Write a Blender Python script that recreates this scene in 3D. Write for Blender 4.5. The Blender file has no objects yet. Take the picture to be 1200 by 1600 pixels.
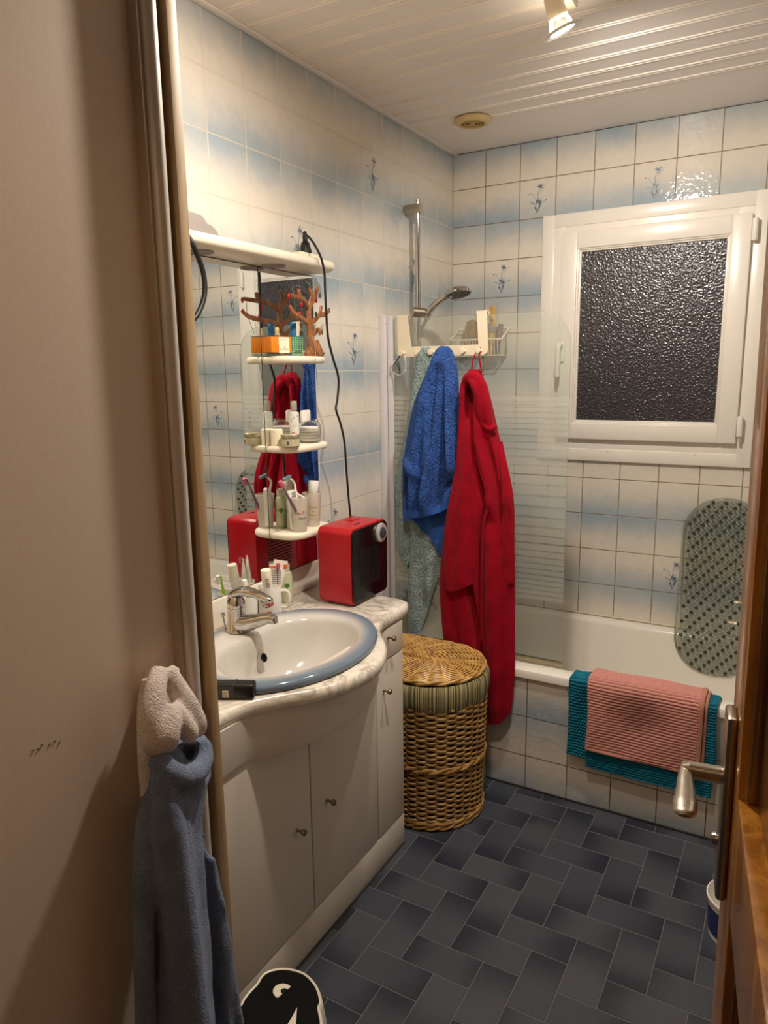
import bpy, bmesh, math, random
from mathutils import Vector, Matrix
random.seed(11)
PI = math.pi
sin, cos = math.sin, math.cos
S = bpy.context.scene
COL = S.collection
H = 2.388            # ceiling height
T = 0.15             # wall tile
ZA = 2.245           # first full grout line under the ceiling

# ------------------------------------------------------------------ camera
CAM = Vector((1.37414, -3.00277, 1.48108)); FPX = 1126.42
RX = Vector((0.8668642, 0.49835378, -0.01378308))
UP = Vector((-0.08182912, 0.16950102, 0.98212698))
BK = Vector((0.49178293, -0.85024286, 0.18771421))
cd = bpy.data.cameras.new('camera'); cam = bpy.data.objects.new('camera', cd); COL.objects.link(cam)
cam.matrix_world = Matrix(((RX.x, UP.x, BK.x, CAM.x), (RX.y, UP.y, BK.y, CAM.y), (RX.z, UP.z, BK.z, CAM.z), (0, 0, 0, 1)))
cd.sensor_fit = 'VERTICAL'; cd.sensor_height = 36; cd.lens = FPX / 1600 * 36; cd.clip_start = 0.01
S.camera = cam

def hit(u, v, ax, val):
    """where the sight line through photograph point (u, v) meets the plane ax = val"""
    d = RX * ((u - 600) / FPX) + UP * ((800 - v) / FPX) - BK
    k = 'xyz'.index(ax)
    return CAM + d * ((val - CAM[k]) / d[k])

# ------------------------------------------------------------------ materials
def lin(c):
    return tuple((x / 255 / 12.92 if x / 255 <= .04045 else ((x / 255 + .055) / 1.055) ** 2.4) for x in c) + (1,)

class NT:
    def __init__(s, name):
        s.mat = bpy.data.materials.new(name); s.mat.use_nodes = True
        s.t = s.mat.node_tree; s.b = s.t.nodes['Principled BSDF']; s.out = s.t.nodes['Material Output']
    def n(s, kind, **kw):
        nd = s.t.nodes.new('ShaderNode' + kind)
        for k, v in kw.items(): setattr(nd, k, v)
        return nd
    def put(s, sock, v):
        if isinstance(v, bpy.types.NodeSocket): s.t.links.new(v, sock)
        else: sock.default_value = v
    def m(s, op, a, b=0., c=0.):
        nd = s.n('Math', operation=op)
        for i, v in enumerate((a, b, c)): s.put(nd.inputs[i], v)
        return nd.outputs[0]
    def mix(s, f, a, b):
        nd = s.n('Mix', data_type='RGBA')
        s.put(nd.inputs[0], f); s.put(nd.inputs[6], a); s.put(nd.inputs[7], b)
        return nd.outputs[2]
    def ramp(s, v, a, b, lo=0., hi=1.):
        nd = s.n('MapRange', interpolation_type='SMOOTHSTEP')
        for i, x in enumerate((v, a, b, lo, hi)): s.put(nd.inputs[i], x)
        return nd.outputs[0]
    def noise(s, scale, detail=2., rough=.5, vec=None, dist=0.):
        nd = s.n('TexNoise'); s.put(nd.inputs['Scale'], scale); s.put(nd.inputs['Detail'], detail)
        s.put(nd.inputs['Roughness'], rough); s.put(nd.inputs['Distortion'], dist)
        s.put(nd.inputs['Vector'], vec if vec is not None else s.obj())
        return nd.outputs[0]
    def obj(s):
        return s.n('TexCoord').outputs['Object']
    def xyz(s, vec=None):
        nd = s.n('SeparateXYZ'); s.put(nd.inputs[0], vec if vec is not None else s.obj()); return nd.outputs
    def scale(s, v, vec=None):
        nd = s.n('Mapping'); s.put(nd.inputs['Vector'], vec if vec is not None else s.obj()); nd.inputs['Scale'].default_value = v
        return nd.outputs[0]
    def bump(s, h, strength=.3, dist=.002, normal=None):
        nd = s.n('Bump'); s.put(nd.inputs['Strength'], strength); s.put(nd.inputs['Distance'], dist); s.put(nd.inputs['Height'], h)
        if normal is not None: s.put(nd.inputs['Normal'], normal)
        s.put(s.b.inputs['Normal'], nd.outputs[0]); return nd.outputs[0]
    def set(s, **kw):
        names = dict(color='Base Color', rough='Roughness', metal='Metallic', spec='Specular IOR Level', trans='Transmission Weight',
                     ior='IOR', coat='Coat Weight', sheen='Sheen Weight', alpha='Alpha', em='Emission Color', ems='Emission Strength', sss='Subsurface Weight')
        for k, v in kw.items(): s.put(s.b.inputs[names[k]], v)
        return s

def plain(name, c, rough=.45, var=.06, vs=30, **kw):
    """one colour with a faint mottling"""
    t = NT(name); a = lin(c); f = t.noise(vs, 3)
    lo = tuple(max(0, x * (1 - var)) for x in a[:3]) + (1,); hi = tuple(min(1, x * (1 + var)) for x in a[:3]) + (1,)
    t.set(color=t.mix(f, lo, hi), rough=rough, **kw)
    return t.mat

def see_through(name, tint, c, f, rough=.1, rough_d=.6):
    """clear plastic or glass: lets light straight through, with some body colour"""
    t = NT(name); t.set(color=lin(c), rough=rough_d if callable(f) else rough)
    tr = t.n('BsdfTransparent'); t.put(tr.inputs[0], lin(tint))
    gl = t.n('BsdfGlossy'); t.put(gl.inputs['Roughness'], rough)
    fr = t.n('Fresnel'); fr.inputs[0].default_value = 1.45
    m1 = t.n('MixShader'); t.put(m1.inputs[0], f if not callable(f) else f(t)); t.t.links.new(tr.outputs[0], m1.inputs[1]); t.t.links.new(t.b.outputs[0], m1.inputs[2])
    m2 = t.n('MixShader'); t.put(m2.inputs[0], t.m('MULTIPLY', fr.outputs[0], .8)); t.t.links.new(m1.outputs[0], m2.inputs[1]); t.t.links.new(gl.outputs[0], m2.inputs[2])
    t.t.links.new(m2.outputs[0], t.out.inputs[0])
    return t.mat

def tile_mat(name, axis, u0, v0, grout, gw=.012, cream=(236, 227, 213), blue=(158, 178, 192)):
    """glazed wall tile: cream fading to blue towards every second joint, embossed glaze"""
    t = NT(name); x, y, z = t.xyz(); a = x if axis == 'x' else y
    u = t.m('MULTIPLY', t.m('SUBTRACT', a, u0), 1 / T); v = t.m('MULTIPLY', t.m('SUBTRACT', v0, z), 1 / T)
    edge = lambda q: t.m('SUBTRACT', .5, t.m('ABSOLUTE', t.m('SUBTRACT', t.m('FRACT', q), .5)))
    jit = t.m('MULTIPLY', t.m('SUBTRACT', t.noise(60, 2), .5), .006)
    de = t.m('ADD', t.m('MINIMUM', edge(u), edge(v)), jit)
    g = t.ramp(de, gw * .75, gw * 1.25, 1, 0)
    cell = t.n('CombineXYZ'); t.put(cell.inputs[0], t.m('FLOOR', u)); t.put(cell.inputs[1], t.m('FLOOR', v))
    wn = t.n('TexWhiteNoise', noise_dimensions='2D'); t.t.links.new(cell.outputs[0], wn.inputs['Vector']); r = wn.outputs[0]
    par = t.m('MULTIPLY', edge(t.m('MULTIPLY', t.m('SUBTRACT', v, 1.), .5)), 2.)      # 0 at the blue joints, 1 at the cream ones
    par = t.m('ADD', par, t.m('MULTIPLY', t.m('SUBTRACT', t.noise(11, 4, .6), .5), .55))
    bl = t.m('MULTIPLY', t.ramp(par, -.05, .88, 1, 0), t.m('ADD', .60, t.m('MULTIPLY', r, .40)))
    mott = t.noise(45, 4, .6)
    cr = t.mix(mott, lin(tuple(q * .95 for q in cream)), lin(cream))
    bb = t.mix(mott, lin(tuple(q * .93 for q in blue)), lin(blue))
    col = t.mix(g, t.mix(bl, cr, bb), lin(grout))
    t.set(color=col, rough=t.m('ADD', t.m('MULTIPLY', g, .5), .07), spec=.55)
    w = t.m('ADD', t.noise(16, 3, .55), t.m('MULTIPLY', t.noise(70, 2), .35))
    b1 = t.n('Bump'); b1.inputs['Strength'].default_value = .55; b1.inputs['Distance'].default_value = .004; t.put(b1.inputs['Height'], w)
    t.bump(t.m('SUBTRACT', 1., g), .5, .0015, b1.outputs[0])
    return t.mat

def terry(name, c, scale=260., strength=.9, dist=.004, var=.18, sheen=.25):
    t = NT(name); n1 = t.noise(scale, 2, .6); n2 = t.noise(25, 3); a = lin(c)
    f = t.m('ADD', t.m('MULTIPLY', n1, .65), t.m('MULTIPLY', n2, .35))
    lo = tuple(x * (1 - 2 * var) for x in a[:3]) + (1,); hi = tuple(min(1, x * (1 + 2 * var)) for x in a[:3]) + (1,)
    t.set(color=t.mix(t.ramp(f, .3, .7), lo, hi), rough=.95, spec=.1, sheen=sheen); t.bump(n1, strength, dist)
    return t.mat

M = {}
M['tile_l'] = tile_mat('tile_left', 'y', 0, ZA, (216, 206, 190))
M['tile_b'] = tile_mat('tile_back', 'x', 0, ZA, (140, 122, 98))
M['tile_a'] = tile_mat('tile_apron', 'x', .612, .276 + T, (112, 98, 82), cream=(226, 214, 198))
M['flower'] = plain('flower_ink', (136, 158, 178), .3)
M['flower_d'] = plain('flower_ink_dark', (92, 108, 128), .3)
M['white'] = plain('white_lacquer', (236, 228, 216), .3, .02)
M['upvc'] = plain('window_plastic', (243, 236, 226), .28, .02)
M['cream'] = plain('cream_plastic', (236, 222, 196), .35, .03)
M['cream_w'] = plain('cream_white_lacquer', (240, 230, 208), .3, .03)
M['enamel'] = plain('bath_enamel', (240, 234, 224), .12, .015)
M['cab'] = plain('cabinet_laminate', (216, 206, 192), .38, .02)
M['chrome'] = plain('chrome', (205, 205, 205), .08, .0, metal=1.)
M['nickel'] = plain('brushed_nickel', (188, 178, 162), .28, .1, 90, metal=1.)
M['bronze'] = plain('aged_nickel', (150, 135, 110), .3, .05, metal=1.)
M['alu'] = plain('anodised_aluminium', (214, 204, 192), .42, .02, metal=.25)
M['lilac'] = plain('pale_grey_profile', (214, 210, 212), .35, .02)
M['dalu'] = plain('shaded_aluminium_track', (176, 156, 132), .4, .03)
M['black'] = plain('black_plastic', (18, 18, 19), .35, .05)
M['rubber'] = plain('black_rubber', (14, 14, 14), .5, .05)
M['dark'] = plain('dark_hollow', (10, 10, 10), .8, .05)
M['red'] = plain('red_plastic', (178, 12, 28), .32, .03)
M['greyp'] = plain('grey_plastic', (150, 142, 138), .5, .04)
M['lid_white'] = plain('white_plastic', (240, 236, 228), .35, .02)
M['teal_tooth'] = plain('teal_plastic', (20, 140, 128), .35)
M['pink'] = plain('pink_plastic', (198, 90, 110), .35)
M['mauve'] = plain('mauve_plastic', (120, 88, 110), .35)
M['lime'] = plain('lime_plastic', (160, 205, 40), .35)
M['orange_p'] = plain('orange_print', (226, 100, 40), .4)
M['green_p'] = plain('green_print', (74, 128, 44), .5, .2, 200)
M['dgreen_p'] = plain('dark_green_print', (60, 90, 60), .5)
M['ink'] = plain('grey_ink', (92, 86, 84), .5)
M['blue_cap'] = plain('blue_anodised_cap', (16, 106, 156), .55, .1)
M['label'] = plain('paper_label', (246, 232, 206), .6, .03)
M['yellow'] = plain('yellow_plastic', (226, 172, 50), .4)
M['navy'] = plain('blue_plastic', (42, 52, 120), .4)
M['tube_d'] = plain('dark_grey_tube', (96, 96, 104), .4, .2, 80)
M['brownfib'] = terry('brown_loofah', (150, 120, 72), 160, .8, .004)
M['cotton'] = terry('cotton_wool', (246, 242, 232), 200, .6, .003, .05)
M['silver'] = plain('silver_chain', (210, 205, 200), .2, metal=1.)
M['foam'] = plain('foam_cream', (240, 226, 190), .6)
# ceiling boards
def ceiling_mat():
    t = NT('pvc_ceiling_board'); x, y, z = t.xyz()
    t.set(color=t.mix(t.noise(6, 2), lin((236, 228, 224)), lin((242, 234, 230))), rough=.32)
    return t.mat
M['ceil'] = ceiling_mat()
M['bead'] = plain('pvc_bead', (244, 236, 226), .3, .01)
# floor tile: per-tile gradient from uv
def floor_mat():
    t = NT('slate_blue_floor_tile'); uv = t.n('UVMap', uv_map='tile').outputs[0]; x, y, _ = t.xyz(uv)
    rv = t.n('UVMap', uv_map='rand').outputs[0]; r, dx, _ = t.xyz(rv)
    f = t.m('ADD', x, t.m('MULTIPLY', t.m('SUBTRACT', t.noise(9, 3), .5), .5))
    g1 = t.ramp(f, .35, 1.05); g2 = t.ramp(t.m('ABSOLUTE', t.m('SUBTRACT', f, .5)), .1, .55)
    dk = t.m('ADD', t.m('MULTIPLY', g1, dx), t.m('MULTIPLY', g2, t.m('SUBTRACT', 1., dx)))
    base = t.mix(r, lin((60, 64, 74)), lin((74, 76, 84)))
    fine = t.noise(420, 2, .7)
    c = t.mix(t.m('MULTIPLY', dk, .85), base, lin((26, 30, 44)))
    c = t.mix(t.ramp(fine, .58, .75), c, lin((88, 90, 98)))
    t.set(color=c, rough=t.m('ADD', .38, t.m('MULTIPLY', t.noise(30, 2), .2)), spec=.4)
    t.bump(t.m('ADD', t.noise(120, 3), t.m('MULTIPLY', fine, .5)), .25, .0015)
    return t.mat
M['floor'] = floor_mat()
M['grout_f'] = plain('floor_grout', (104, 100, 96), .8, .15, 60)
M['grime_and_shade'] = plain('silicone_and_gap_shade', (44, 38, 34), .7, .3, 60)  # dark tone for real grime, and for the shade under the plinth
def marble():
    t = NT('marble_laminate'); v = t.scale((3, 3, 3))
    n = t.noise(2.2, 6, .62, v, 1.8); vein = t.m('MULTIPLY', t.ramp(t.m('ABSOLUTE', t.m('SUBTRACT', n, .5)), .0, .085, 1, 0), t.ramp(t.noise(3.5, 2), .42, .62))
    n2 = t.noise(5.5, 5, .6, v, 1.2); vein2 = t.ramp(t.m('ABSOLUTE', t.m('SUBTRACT', n2, .47)), .0, .05, .35, 0)
    c = t.mix(t.noise(4, 3), lin((242, 234, 220)), lin((232, 222, 206)))
    c = t.mix(t.m('MULTIPLY', vein, .75), c, lin((158, 146, 134))); c = t.mix(t.m('MULTIPLY', vein2, .7), c, lin((172, 158, 142)))
    t.set(color=c, rough=.22); return t.mat
M['marble'] = marble()
def sink_mat():
    t = NT('sink_glaze'); x, y, z = t.xyz()
    d = t.m('SQRT', t.m('ADD', t.m('POWER', t.m('DIVIDE', x, .22), 2.), t.m('POWER', t.m('DIVIDE', y, .29), 2.)))
    c = t.mix(t.ramp(d, .74, .95), lin((208, 203, 195)), lin((112, 126, 142)))
    t.set(color=c, rough=.1, spec=.6); return t.mat
M['sink'] = sink_mat()
def wicker(name='wicker', a=(182, 136, 72), b=(120, 78, 34)):
    t = NT(name); n = t.noise(24, 4, .6); n2 = t.noise(160, 2)
    c = t.mix(t.ramp(n, .3, .7), lin(b), lin(a)); c = t.mix(t.m('MULTIPLY', n2, .3), c, lin((226, 190, 120)))
    t.set(color=c, rough=.4); return t.mat
M['wicker'] = wicker()
M['wicker_lid'] = wicker('wicker_lid', (214, 170, 92), (158, 110, 50))
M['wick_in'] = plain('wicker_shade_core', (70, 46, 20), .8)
def liner_mat():
    t = NT('striped_liner_cloth'); x, y, z = t.xyz(t.n('UVMap', uv_map='run').outputs[0])
    n = t.n('TexNoise', noise_dimensions='1D'); n.inputs['Scale'].default_value = 160; n.inputs['Detail'].default_value = 3; t.put(n.inputs['W'], x); f = n.outputs[0]
    n3 = t.n('TexNoise', noise_dimensions='1D'); n3.inputs['Scale'].default_value = 300; n3.inputs['Detail'].default_value = 1; t.put(n3.inputs['W'], x)
    c = t.mix(t.ramp(f, .38, .62), lin((88, 80, 48)), lin((186, 174, 128))); c = t.mix(t.ramp(n3.outputs[0], .6, .72), c, lin((54, 50, 30)))
    t.set(color=c, rough=.9); return t.mat
M['liner'] = liner_mat()
def wood(name, a, b, rough=.25, stretch=(6, 6, .6), sc=5, coat=.3):
    t = NT(name); n = t.noise(sc, 5, .6, t.scale(stretch), 1.2)
    t.set(color=t.mix(t.ramp(n, .3, .7), lin(b), lin(a)), rough=rough, coat=coat); return t.mat
M['pine'] = wood('varnished_pine', (190, 128, 48), (142, 86, 28))
M['pine_p'] = wood('varnished_panel', (126, 84, 44), (96, 60, 28), .22)
M['jamb'] = wood('raw_pine_edge', (212, 182, 138), (188, 156, 112), .55, (8, 8, .8), 6, 0)
M['treewood'] = wood('tree_wood', (172, 112, 62), (120, 66, 32), .4, (4, 4, 2), 8, .1)
M['rackwood'] = wood('beech_wood', (222, 186, 112), (200, 158, 84), .5, (4, 4, 1), 8, 0)
def panel_mat():
    t = NT('beige_wardrobe_laminate'); n = t.noise(160, 2, .6, t.scale((1, 1, .6)))
    c = t.mix(t.ramp(n, .3, .7), lin((226, 206, 186)), lin((230, 210, 190)))
    # a few brown scuffs
    x, y, z = t.xyz(); sp = t.noise(120, 3, .7, t.scale((1, 1, 2)))
    t.set(color=c, rough=.3, spec=.4); t.bump(n, .03, .001); return t.mat
M['panel'] = panel_mat()
M['blue_t'] = terry('royal_blue_terry', (58, 94, 166), 170, 1., .012, .24, .03)
M['blue_h'] = terry('royal_blue_hem', (54, 96, 174), 420, .6, .003, .1, .04)
M['grey_t'] = terry('sage_grey_terry', (150, 168, 166), 170, 1., .011, .22, .03)
M['red_t'] = terry('red_velour', (152, 10, 32), 460, .45, .003, .14, .06)
M['fleece_b'] = terry('blue_grey_fleece', (120, 132, 156), 440, .8, .004, .16, .15)
M['fleece_w'] = terry('off_white_fleece', (228, 212, 202), 380, .7, .004, .1, .12)
def pink_mat():
    t = NT('dusty_pink_chenille'); x, y, z = t.xyz(t.n('NewGeometry').outputs['Position']); n1 = t.noise(240, 2, .6); n2 = t.noise(14, 3)
    d = t.m('SQRT', t.m('ADD', t.m('POWER', t.m('DIVIDE', t.m('SUBTRACT', x, .99), .13), 2.), t.m('POWER', t.m('DIVIDE', t.m('SUBTRACT', z, .40), .075), 2.)))
    stain = t.ramp(t.m('ADD', d, t.m('MULTIPLY', t.m('SUBTRACT', n2, .5), 1.2)), .2, 1.1, .75, 0)
    t.set(color=t.mix(stain, t.mix(n1, lin((188, 124, 114)), lin((222, 160, 148))), lin((150, 98, 88))), rough=.95, spec=.1, sheen=.1); t.bump(n1, .9, .004); return t.mat
M['pink_rug'] = pink_mat()
M['pink_edge'] = terry('dusty_pink_binding', (184, 124, 104), 500, .3, .002, .06)
M['teal_rug'] = terry('teal_chenille', (26, 110, 134), 240, .9, .004, .18, .08)
def screen_f(t):
    x, y, z = t.xyz(t.n('NewGeometry').outputs['Position'])
    k = t.m('DIVIDE', t.m('SUBTRACT', 1.404, z), .711)                     # 0 at the top of the etched band, 1 at its foot
    ph = t.m('ADD', t.m('MULTIPLY', k, 29.), t.m('MULTIPLY', t.m('SINE', t.m('MULTIPLY', k, 2 * PI)), 1.7))
    fr = t.m('FRACT', ph); line = t.m('GREATER_THAN', fr, .22)
    ins = t.m('MULTIPLY', t.m('GREATER_THAN', k, 0.), t.m('LESS_THAN', k, 1.))
    return t.m('ADD', t.m('ADD', .06, t.m('MULTIPLY', t.noise(5, 3), .10)), t.m('MULTIPLY', t.m('MULTIPLY', line, ins), .22))
M['screen'] = see_through('etched_shower_glass', (248, 251, 249), (228, 230, 224), screen_f, .03)
M['nub'] = see_through('clear_vinyl_nub', (252, 253, 250), (226, 228, 218), lambda t: t.m('ADD', .26, 0.), .04)
M['matplastic'] = see_through('clear_grey_vinyl', (240, 242, 238), (196, 198, 190), lambda t: t.m('ADD', .06, t.m('MULTIPLY', t.noise(30, 2), .08)), .06)
M['matdot'] = see_through('clear_grey_vinyl_cup', (150, 156, 148), (90, 98, 86), lambda t: t.m('ADD', .35, 0.), .08)
M['frost'] = see_through('frosted_plastic', (250, 246, 236), (250, 242, 224), lambda t: t.m('ADD', .56, 0.), .35)
M['frost_g'] = see_through('pale_green_plastic', (240, 242, 216), (226, 228, 192), lambda t: t.m('ADD', .7, 0.), .2)
M['clear'] = see_through('clear_glass', (253, 253, 251), (235, 235, 228), lambda t: t.m('ADD', .03, 0.), .04)
M['amber'] = see_through('amber_perfume', (255, 180, 60), (255, 150, 0), lambda t: t.m('ADD', .58, t.m('MULTIPLY', t.noise(60, 2), .4)), .06)
M['tealglass'] = see_through('teal_perfume', (150, 226, 206), (60, 156, 136), lambda t: t.m('ADD', .4, 0.), .06)
M['mirror'] = plain('mirror_silver', (236, 238, 236), .0, .0, metal=1.)
def frosted_window():
    t = NT('hammered_night_glass'); vo = t.n('TexVoronoi', feature='SMOOTH_F1'); vo.inputs['Scale'].default_value = 150
    t.put(vo.inputs['Vector'], t.obj())
    t.set(color=lin((50, 47, 55)), rough=.26, spec=1.)
    t.bump(t.m('ADD', vo.outputs['Distance'], t.m('MULTIPLY', t.noise(120, 2), .6)), .8, .0032); return t.mat
M['nightglass'] = frosted_window()
def glow(name, c, s):
    t = NT(name); t.set(color=lin(c), em=lin(c), ems=s); return t.mat
M['lampglow'] = glow('lit_lamp_face', (255, 240, 214), 26)

# ------------------------------------------------------------------ mesh builder
class MB:
    def __init__(s): s.v = []; s.f = []; s.mi = []; s.uv = {}
    def add(s, vs, fs, mi=0):
        o = len(s.v); s.v += [Vector(p) for p in vs]
        for f in fs: s.f.append(tuple(i + o for i in f)); s.mi.append(mi)
        return o
    def bm(s, bm, mi=0):
        bm.verts.index_update(); r = s.add([v.co.copy() for v in bm.verts], [[v.index for v in f.verts] for f in bm.faces], mi); bm.free(); return r
    def box(s, x0, x1, y0, y1, z0, z1, bev=0, seg=2, mi=0, M4=None):
        b = bmesh.new(); bmesh.ops.create_cube(b, size=1)
        for v in b.verts: v.co = Vector(((x0 + x1) / 2 + v.co.x * (x1 - x0), (y0 + y1) / 2 + v.co.y * (y1 - y0), (z0 + z1) / 2 + v.co.z * (z1 - z0)))
        if bev: bmesh.ops.bevel(b, geom=b.edges[:], offset=bev, segments=seg, affect='EDGES', profile=.5)
        if M4 is not None: bmesh.ops.transform(b, matrix=M4, verts=b.verts)
        s.bm(b, mi); return s
    def prism(s, poly, z0, z1, bev=0, seg=2, mi=0, M4=None):
        b = bmesh.new(); vs = [b.verts.new((x, y, z0)) for x, y in poly]; f = b.faces.new(vs)
        r = bmesh.ops.extrude_face_region(b, geom=[f]); up = [e for e in r['geom'] if isinstance(e, bmesh.types.BMVert)]
        for v in up: v.co.z = z1
        bmesh.ops.recalc_face_normals(b, faces=b.faces)
        if bev:
            ed = [e for e in b.edges if abs(e.verts[0].co.z - e.verts[1].co.z) < 1e-6]
            bmesh.ops.bevel(b, geom=ed, offset=bev, segments=seg, affect='EDGES', profile=.5)
        if M4 is not None: bmesh.ops.transform(b, matrix=M4, verts=b.verts)
        s.bm(b, mi); return s
    def lathe(s, prof, at=(0, 0, 0), seg=32, mi=0, M4=None, cap=True):
        vs = []; fs = []; n = len(prof)
        for r, z in prof:
            for k in range(seg): a = 2 * PI * k / seg; vs.append(Vector((r * cos(a), r * sin(a), z)))
        for i in range(n - 1):
            for k in range(seg): fs.append((i * seg + k, i * seg + (k + 1) % seg, (i + 1) * seg + (k + 1) % seg, (i + 1) * seg + k))
        if cap:
            if prof[0][0] > 1e-6: fs.append(tuple(range(seg))[::-1])
            if prof[-1][0] > 1e-6: fs.append(tuple((n - 1) * seg + k for k in range(seg)))
        m = Matrix.Translation(Vector(at)) @ (M4 if M4 is not None else Matrix.Identity(4))
        s.add([m @ v for v in vs], fs, mi); return s
    def tube(s, pts, r, seg=8, mi=0, closed=False, flat=None, smooth=0):
        pts = [Vector(p) for p in pts]
        rr = list(r) if isinstance(r, (list, tuple)) else [r] * len(pts)
        if smooth: pts, rr = catmull(pts, rr, smooth, closed)
        n = len(pts); vs = []; fs = []
        tan = [(pts[(i + 1) % n] - pts[i - 1] if closed else pts[min(i + 1, n - 1)] - pts[max(i - 1, 0)]).normalized() for i in range(n)]
        ref = Vector(flat[0]) if flat else (Vector((0, 0, 1)) if abs(tan[0].z) < .9 else Vector((1, 0, 0)))
        nrm = (ref - tan[0] * ref.dot(tan[0])).normalized(); k2 = flat[1] if flat else 1.
        for i in range(n):
            nrm = (nrm - tan[i] * nrm.dot(tan[i])).normalized()
            bi = tan[i].cross(nrm)
            for k in range(seg):
                a = 2 * PI * k / seg; vs.append(pts[i] + nrm * (cos(a) * rr[i] * k2) + bi * (sin(a) * rr[i]))
        for i in range(n if closed else n - 1):
            j = (i + 1) % n
            for k in range(seg): fs.append((i * seg + k, i * seg + (k + 1) % seg, j * seg + (k + 1) % seg, j * seg + k))
        if not closed: fs.append(tuple(range(seg))[::-1]); fs.append(tuple((n - 1) * seg + k for k in range(seg)))
        s.add(vs, fs, mi); return s
    def ball(s, at, r, mi=0, seg=16, M4=None):
        b = bmesh.new(); bmesh.ops.create_uvsphere(b, u_segments=seg, v_segments=max(6, seg // 2), radius=1)
        rv = Vector(r) if not isinstance(r, (int, float)) else Vector((r, r, r))
        m = Matrix.Translation(Vector(at)) @ (M4 if M4 is not None else Matrix.Identity(4)) @ Matrix.Diagonal(rv.to_4d())
        bmesh.ops.transform(b, matrix=m, verts=b.verts); s.bm(b, mi); return s
    def grid(s, fn, nu, nv, cu=False, cv=False, mi=0):
        vs = [fn(i, j) for j in range(nv) for i in range(nu)]; fs = []
        for j in range(nv if cv else nv - 1):
            for i in range(nu if cu else nu - 1):
                a, b = (i + 1) % nu, (j + 1) % nv
                fs.append((j * nu + i, j * nu + a, b * nu + a, b * nu + i))
        return s.add(vs, fs, mi)
    def xf(s, m, start=0):
        for i in range(start, len(s.v)): s.v[i] = m @ s.v[i]
        return s

def catmull(pts, rr, k, closed=False):
    n = len(pts); P = []; R = []
    g = (lambda i: pts[i % n]) if closed else (lambda i: pts[max(0, min(n - 1, i))])
    for i in range(n if closed else n - 1):
        p0, p1, p2, p3 = g(i - 1), g(i), g(i + 1), g(i + 2)
        for j in range(k):
            t = j / k
            P.append(.5 * ((2 * p1) + (p2 - p0) * t + (2 * p0 - 5 * p1 + 4 * p2 - p3) * t * t + (3 * p1 - p0 - 3 * p2 + p3) * t ** 3))
            R.append(rr[i] * (1 - t) + rr[(i + 1) % n] * t)
    if not closed: P.append(pts[-1]); R.append(rr[-1])
    return P, R

def thing(name, label, cat, loc, group=None, kind=None):
    o = bpy.data.objects.new(name, None); COL.objects.link(o); o.location = loc; o.empty_display_size = .05
    if label: o['label'] = label
    if cat: o['category'] = cat
    if group: o['group'] = group
    if kind: o['kind'] = kind
    o['_w'] = list(loc)
    return o

def build(name, mb, mat, parent=None, label=None, cat=None, group=None, kind=None, sharp=35, origin=None, flat=False):
    me = bpy.data.meshes.new(name)
    if parent is not None: org = Vector(parent['_w'])
    elif origin is not None: org = Vector(origin)
    else:
        lo = [min(v[i] for v in mb.v) for i in range(3)]; hi = [max(v[i] for v in mb.v) for i in range(3)]
        org = Vector(((lo[0] + hi[0]) / 2, (lo[1] + hi[1]) / 2, lo[2]))
    me.from_pydata([v - org for v in mb.v], [], mb.f)
    for m in (mat if isinstance(mat, (list, tuple)) else [mat]): me.materials.append(m)
    me.polygons.foreach_set('material_index', mb.mi)
    for nm, fn in mb.uv.items():
        l = me.uv_layers.new(name=nm)
        for p in me.polygons:
            for li in p.loop_indices: l.data[li].uv = fn(p.index, me.loops[li].vertex_index, li - p.loop_start)
    bmm = bmesh.new(); bmm.from_mesh(me); bmesh.ops.recalc_face_normals(bmm, faces=bmm.faces); bmm.to_mesh(me); bmm.free()
    if not flat:
        me.polygons.foreach_set('use_smooth', [True] * len(me.polygons))
        me.set_sharp_from_angle(angle=math.radians(sharp))
    me.update()
    o = bpy.data.objects.new(name, me); COL.objects.link(o)
    o['_w'] = list(org)
    if parent is not None: o.parent = parent; o.location = org - Vector(parent['_w'])
    else: o.location = org
    if label: o['label'] = label
    if cat: o['category'] = cat
    if group: o['group'] = group
    if kind: o['kind'] = kind
    return o

def fuse(o, vox, it=4):
    """melt the overlapping pieces of one soft part into a single skin"""
    r = o.modifiers.new('fuse', 'REMESH'); r.mode = 'VOXEL'; r.voxel_size = vox; r.use_smooth_shade = True
    q = o.modifiers.new('soften', 'SMOOTH'); q.factor = .5; q.iterations = it
    dg = bpy.context.evaluated_depsgraph_get(); me = bpy.data.meshes.new_from_object(o.evaluated_get(dg))
    o.modifiers.clear(); old = o.data; o.data = me; bpy.data.meshes.remove(old); return o

def copy_tree(o, delta, label):
    c = o.copy(); COL.objects.link(c); c.location = o.location + Vector(delta); c['label'] = label
    for ch in o.children:
        d = ch.copy(); COL.objects.link(d); d.parent = c
        for g in ch.children:
            e = g.copy(); COL.objects.link(e); e.parent = d
    return c

def text_geo(txt, size):
    c = bpy.data.curves.new('lettering', 'FONT'); c.body = txt; c.size = size; c.align_x = 'CENTER'; c.align_y = 'CENTER'; c.resolution_u = 2
    o = bpy.data.objects.new('lettering', c); COL.objects.link(o)
    dg = bpy.context.evaluated_depsgraph_get(); dg.update(); me = bpy.data.meshes.new_from_object(o.evaluated_get(dg))
    vs = [v.co.copy() for v in me.vertices]; fs = [tuple(p.vertices) for p in me.polygons]
    bpy.data.objects.remove(o); bpy.data.curves.remove(c); bpy.data.meshes.remove(me)
    return vs, fs

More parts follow.
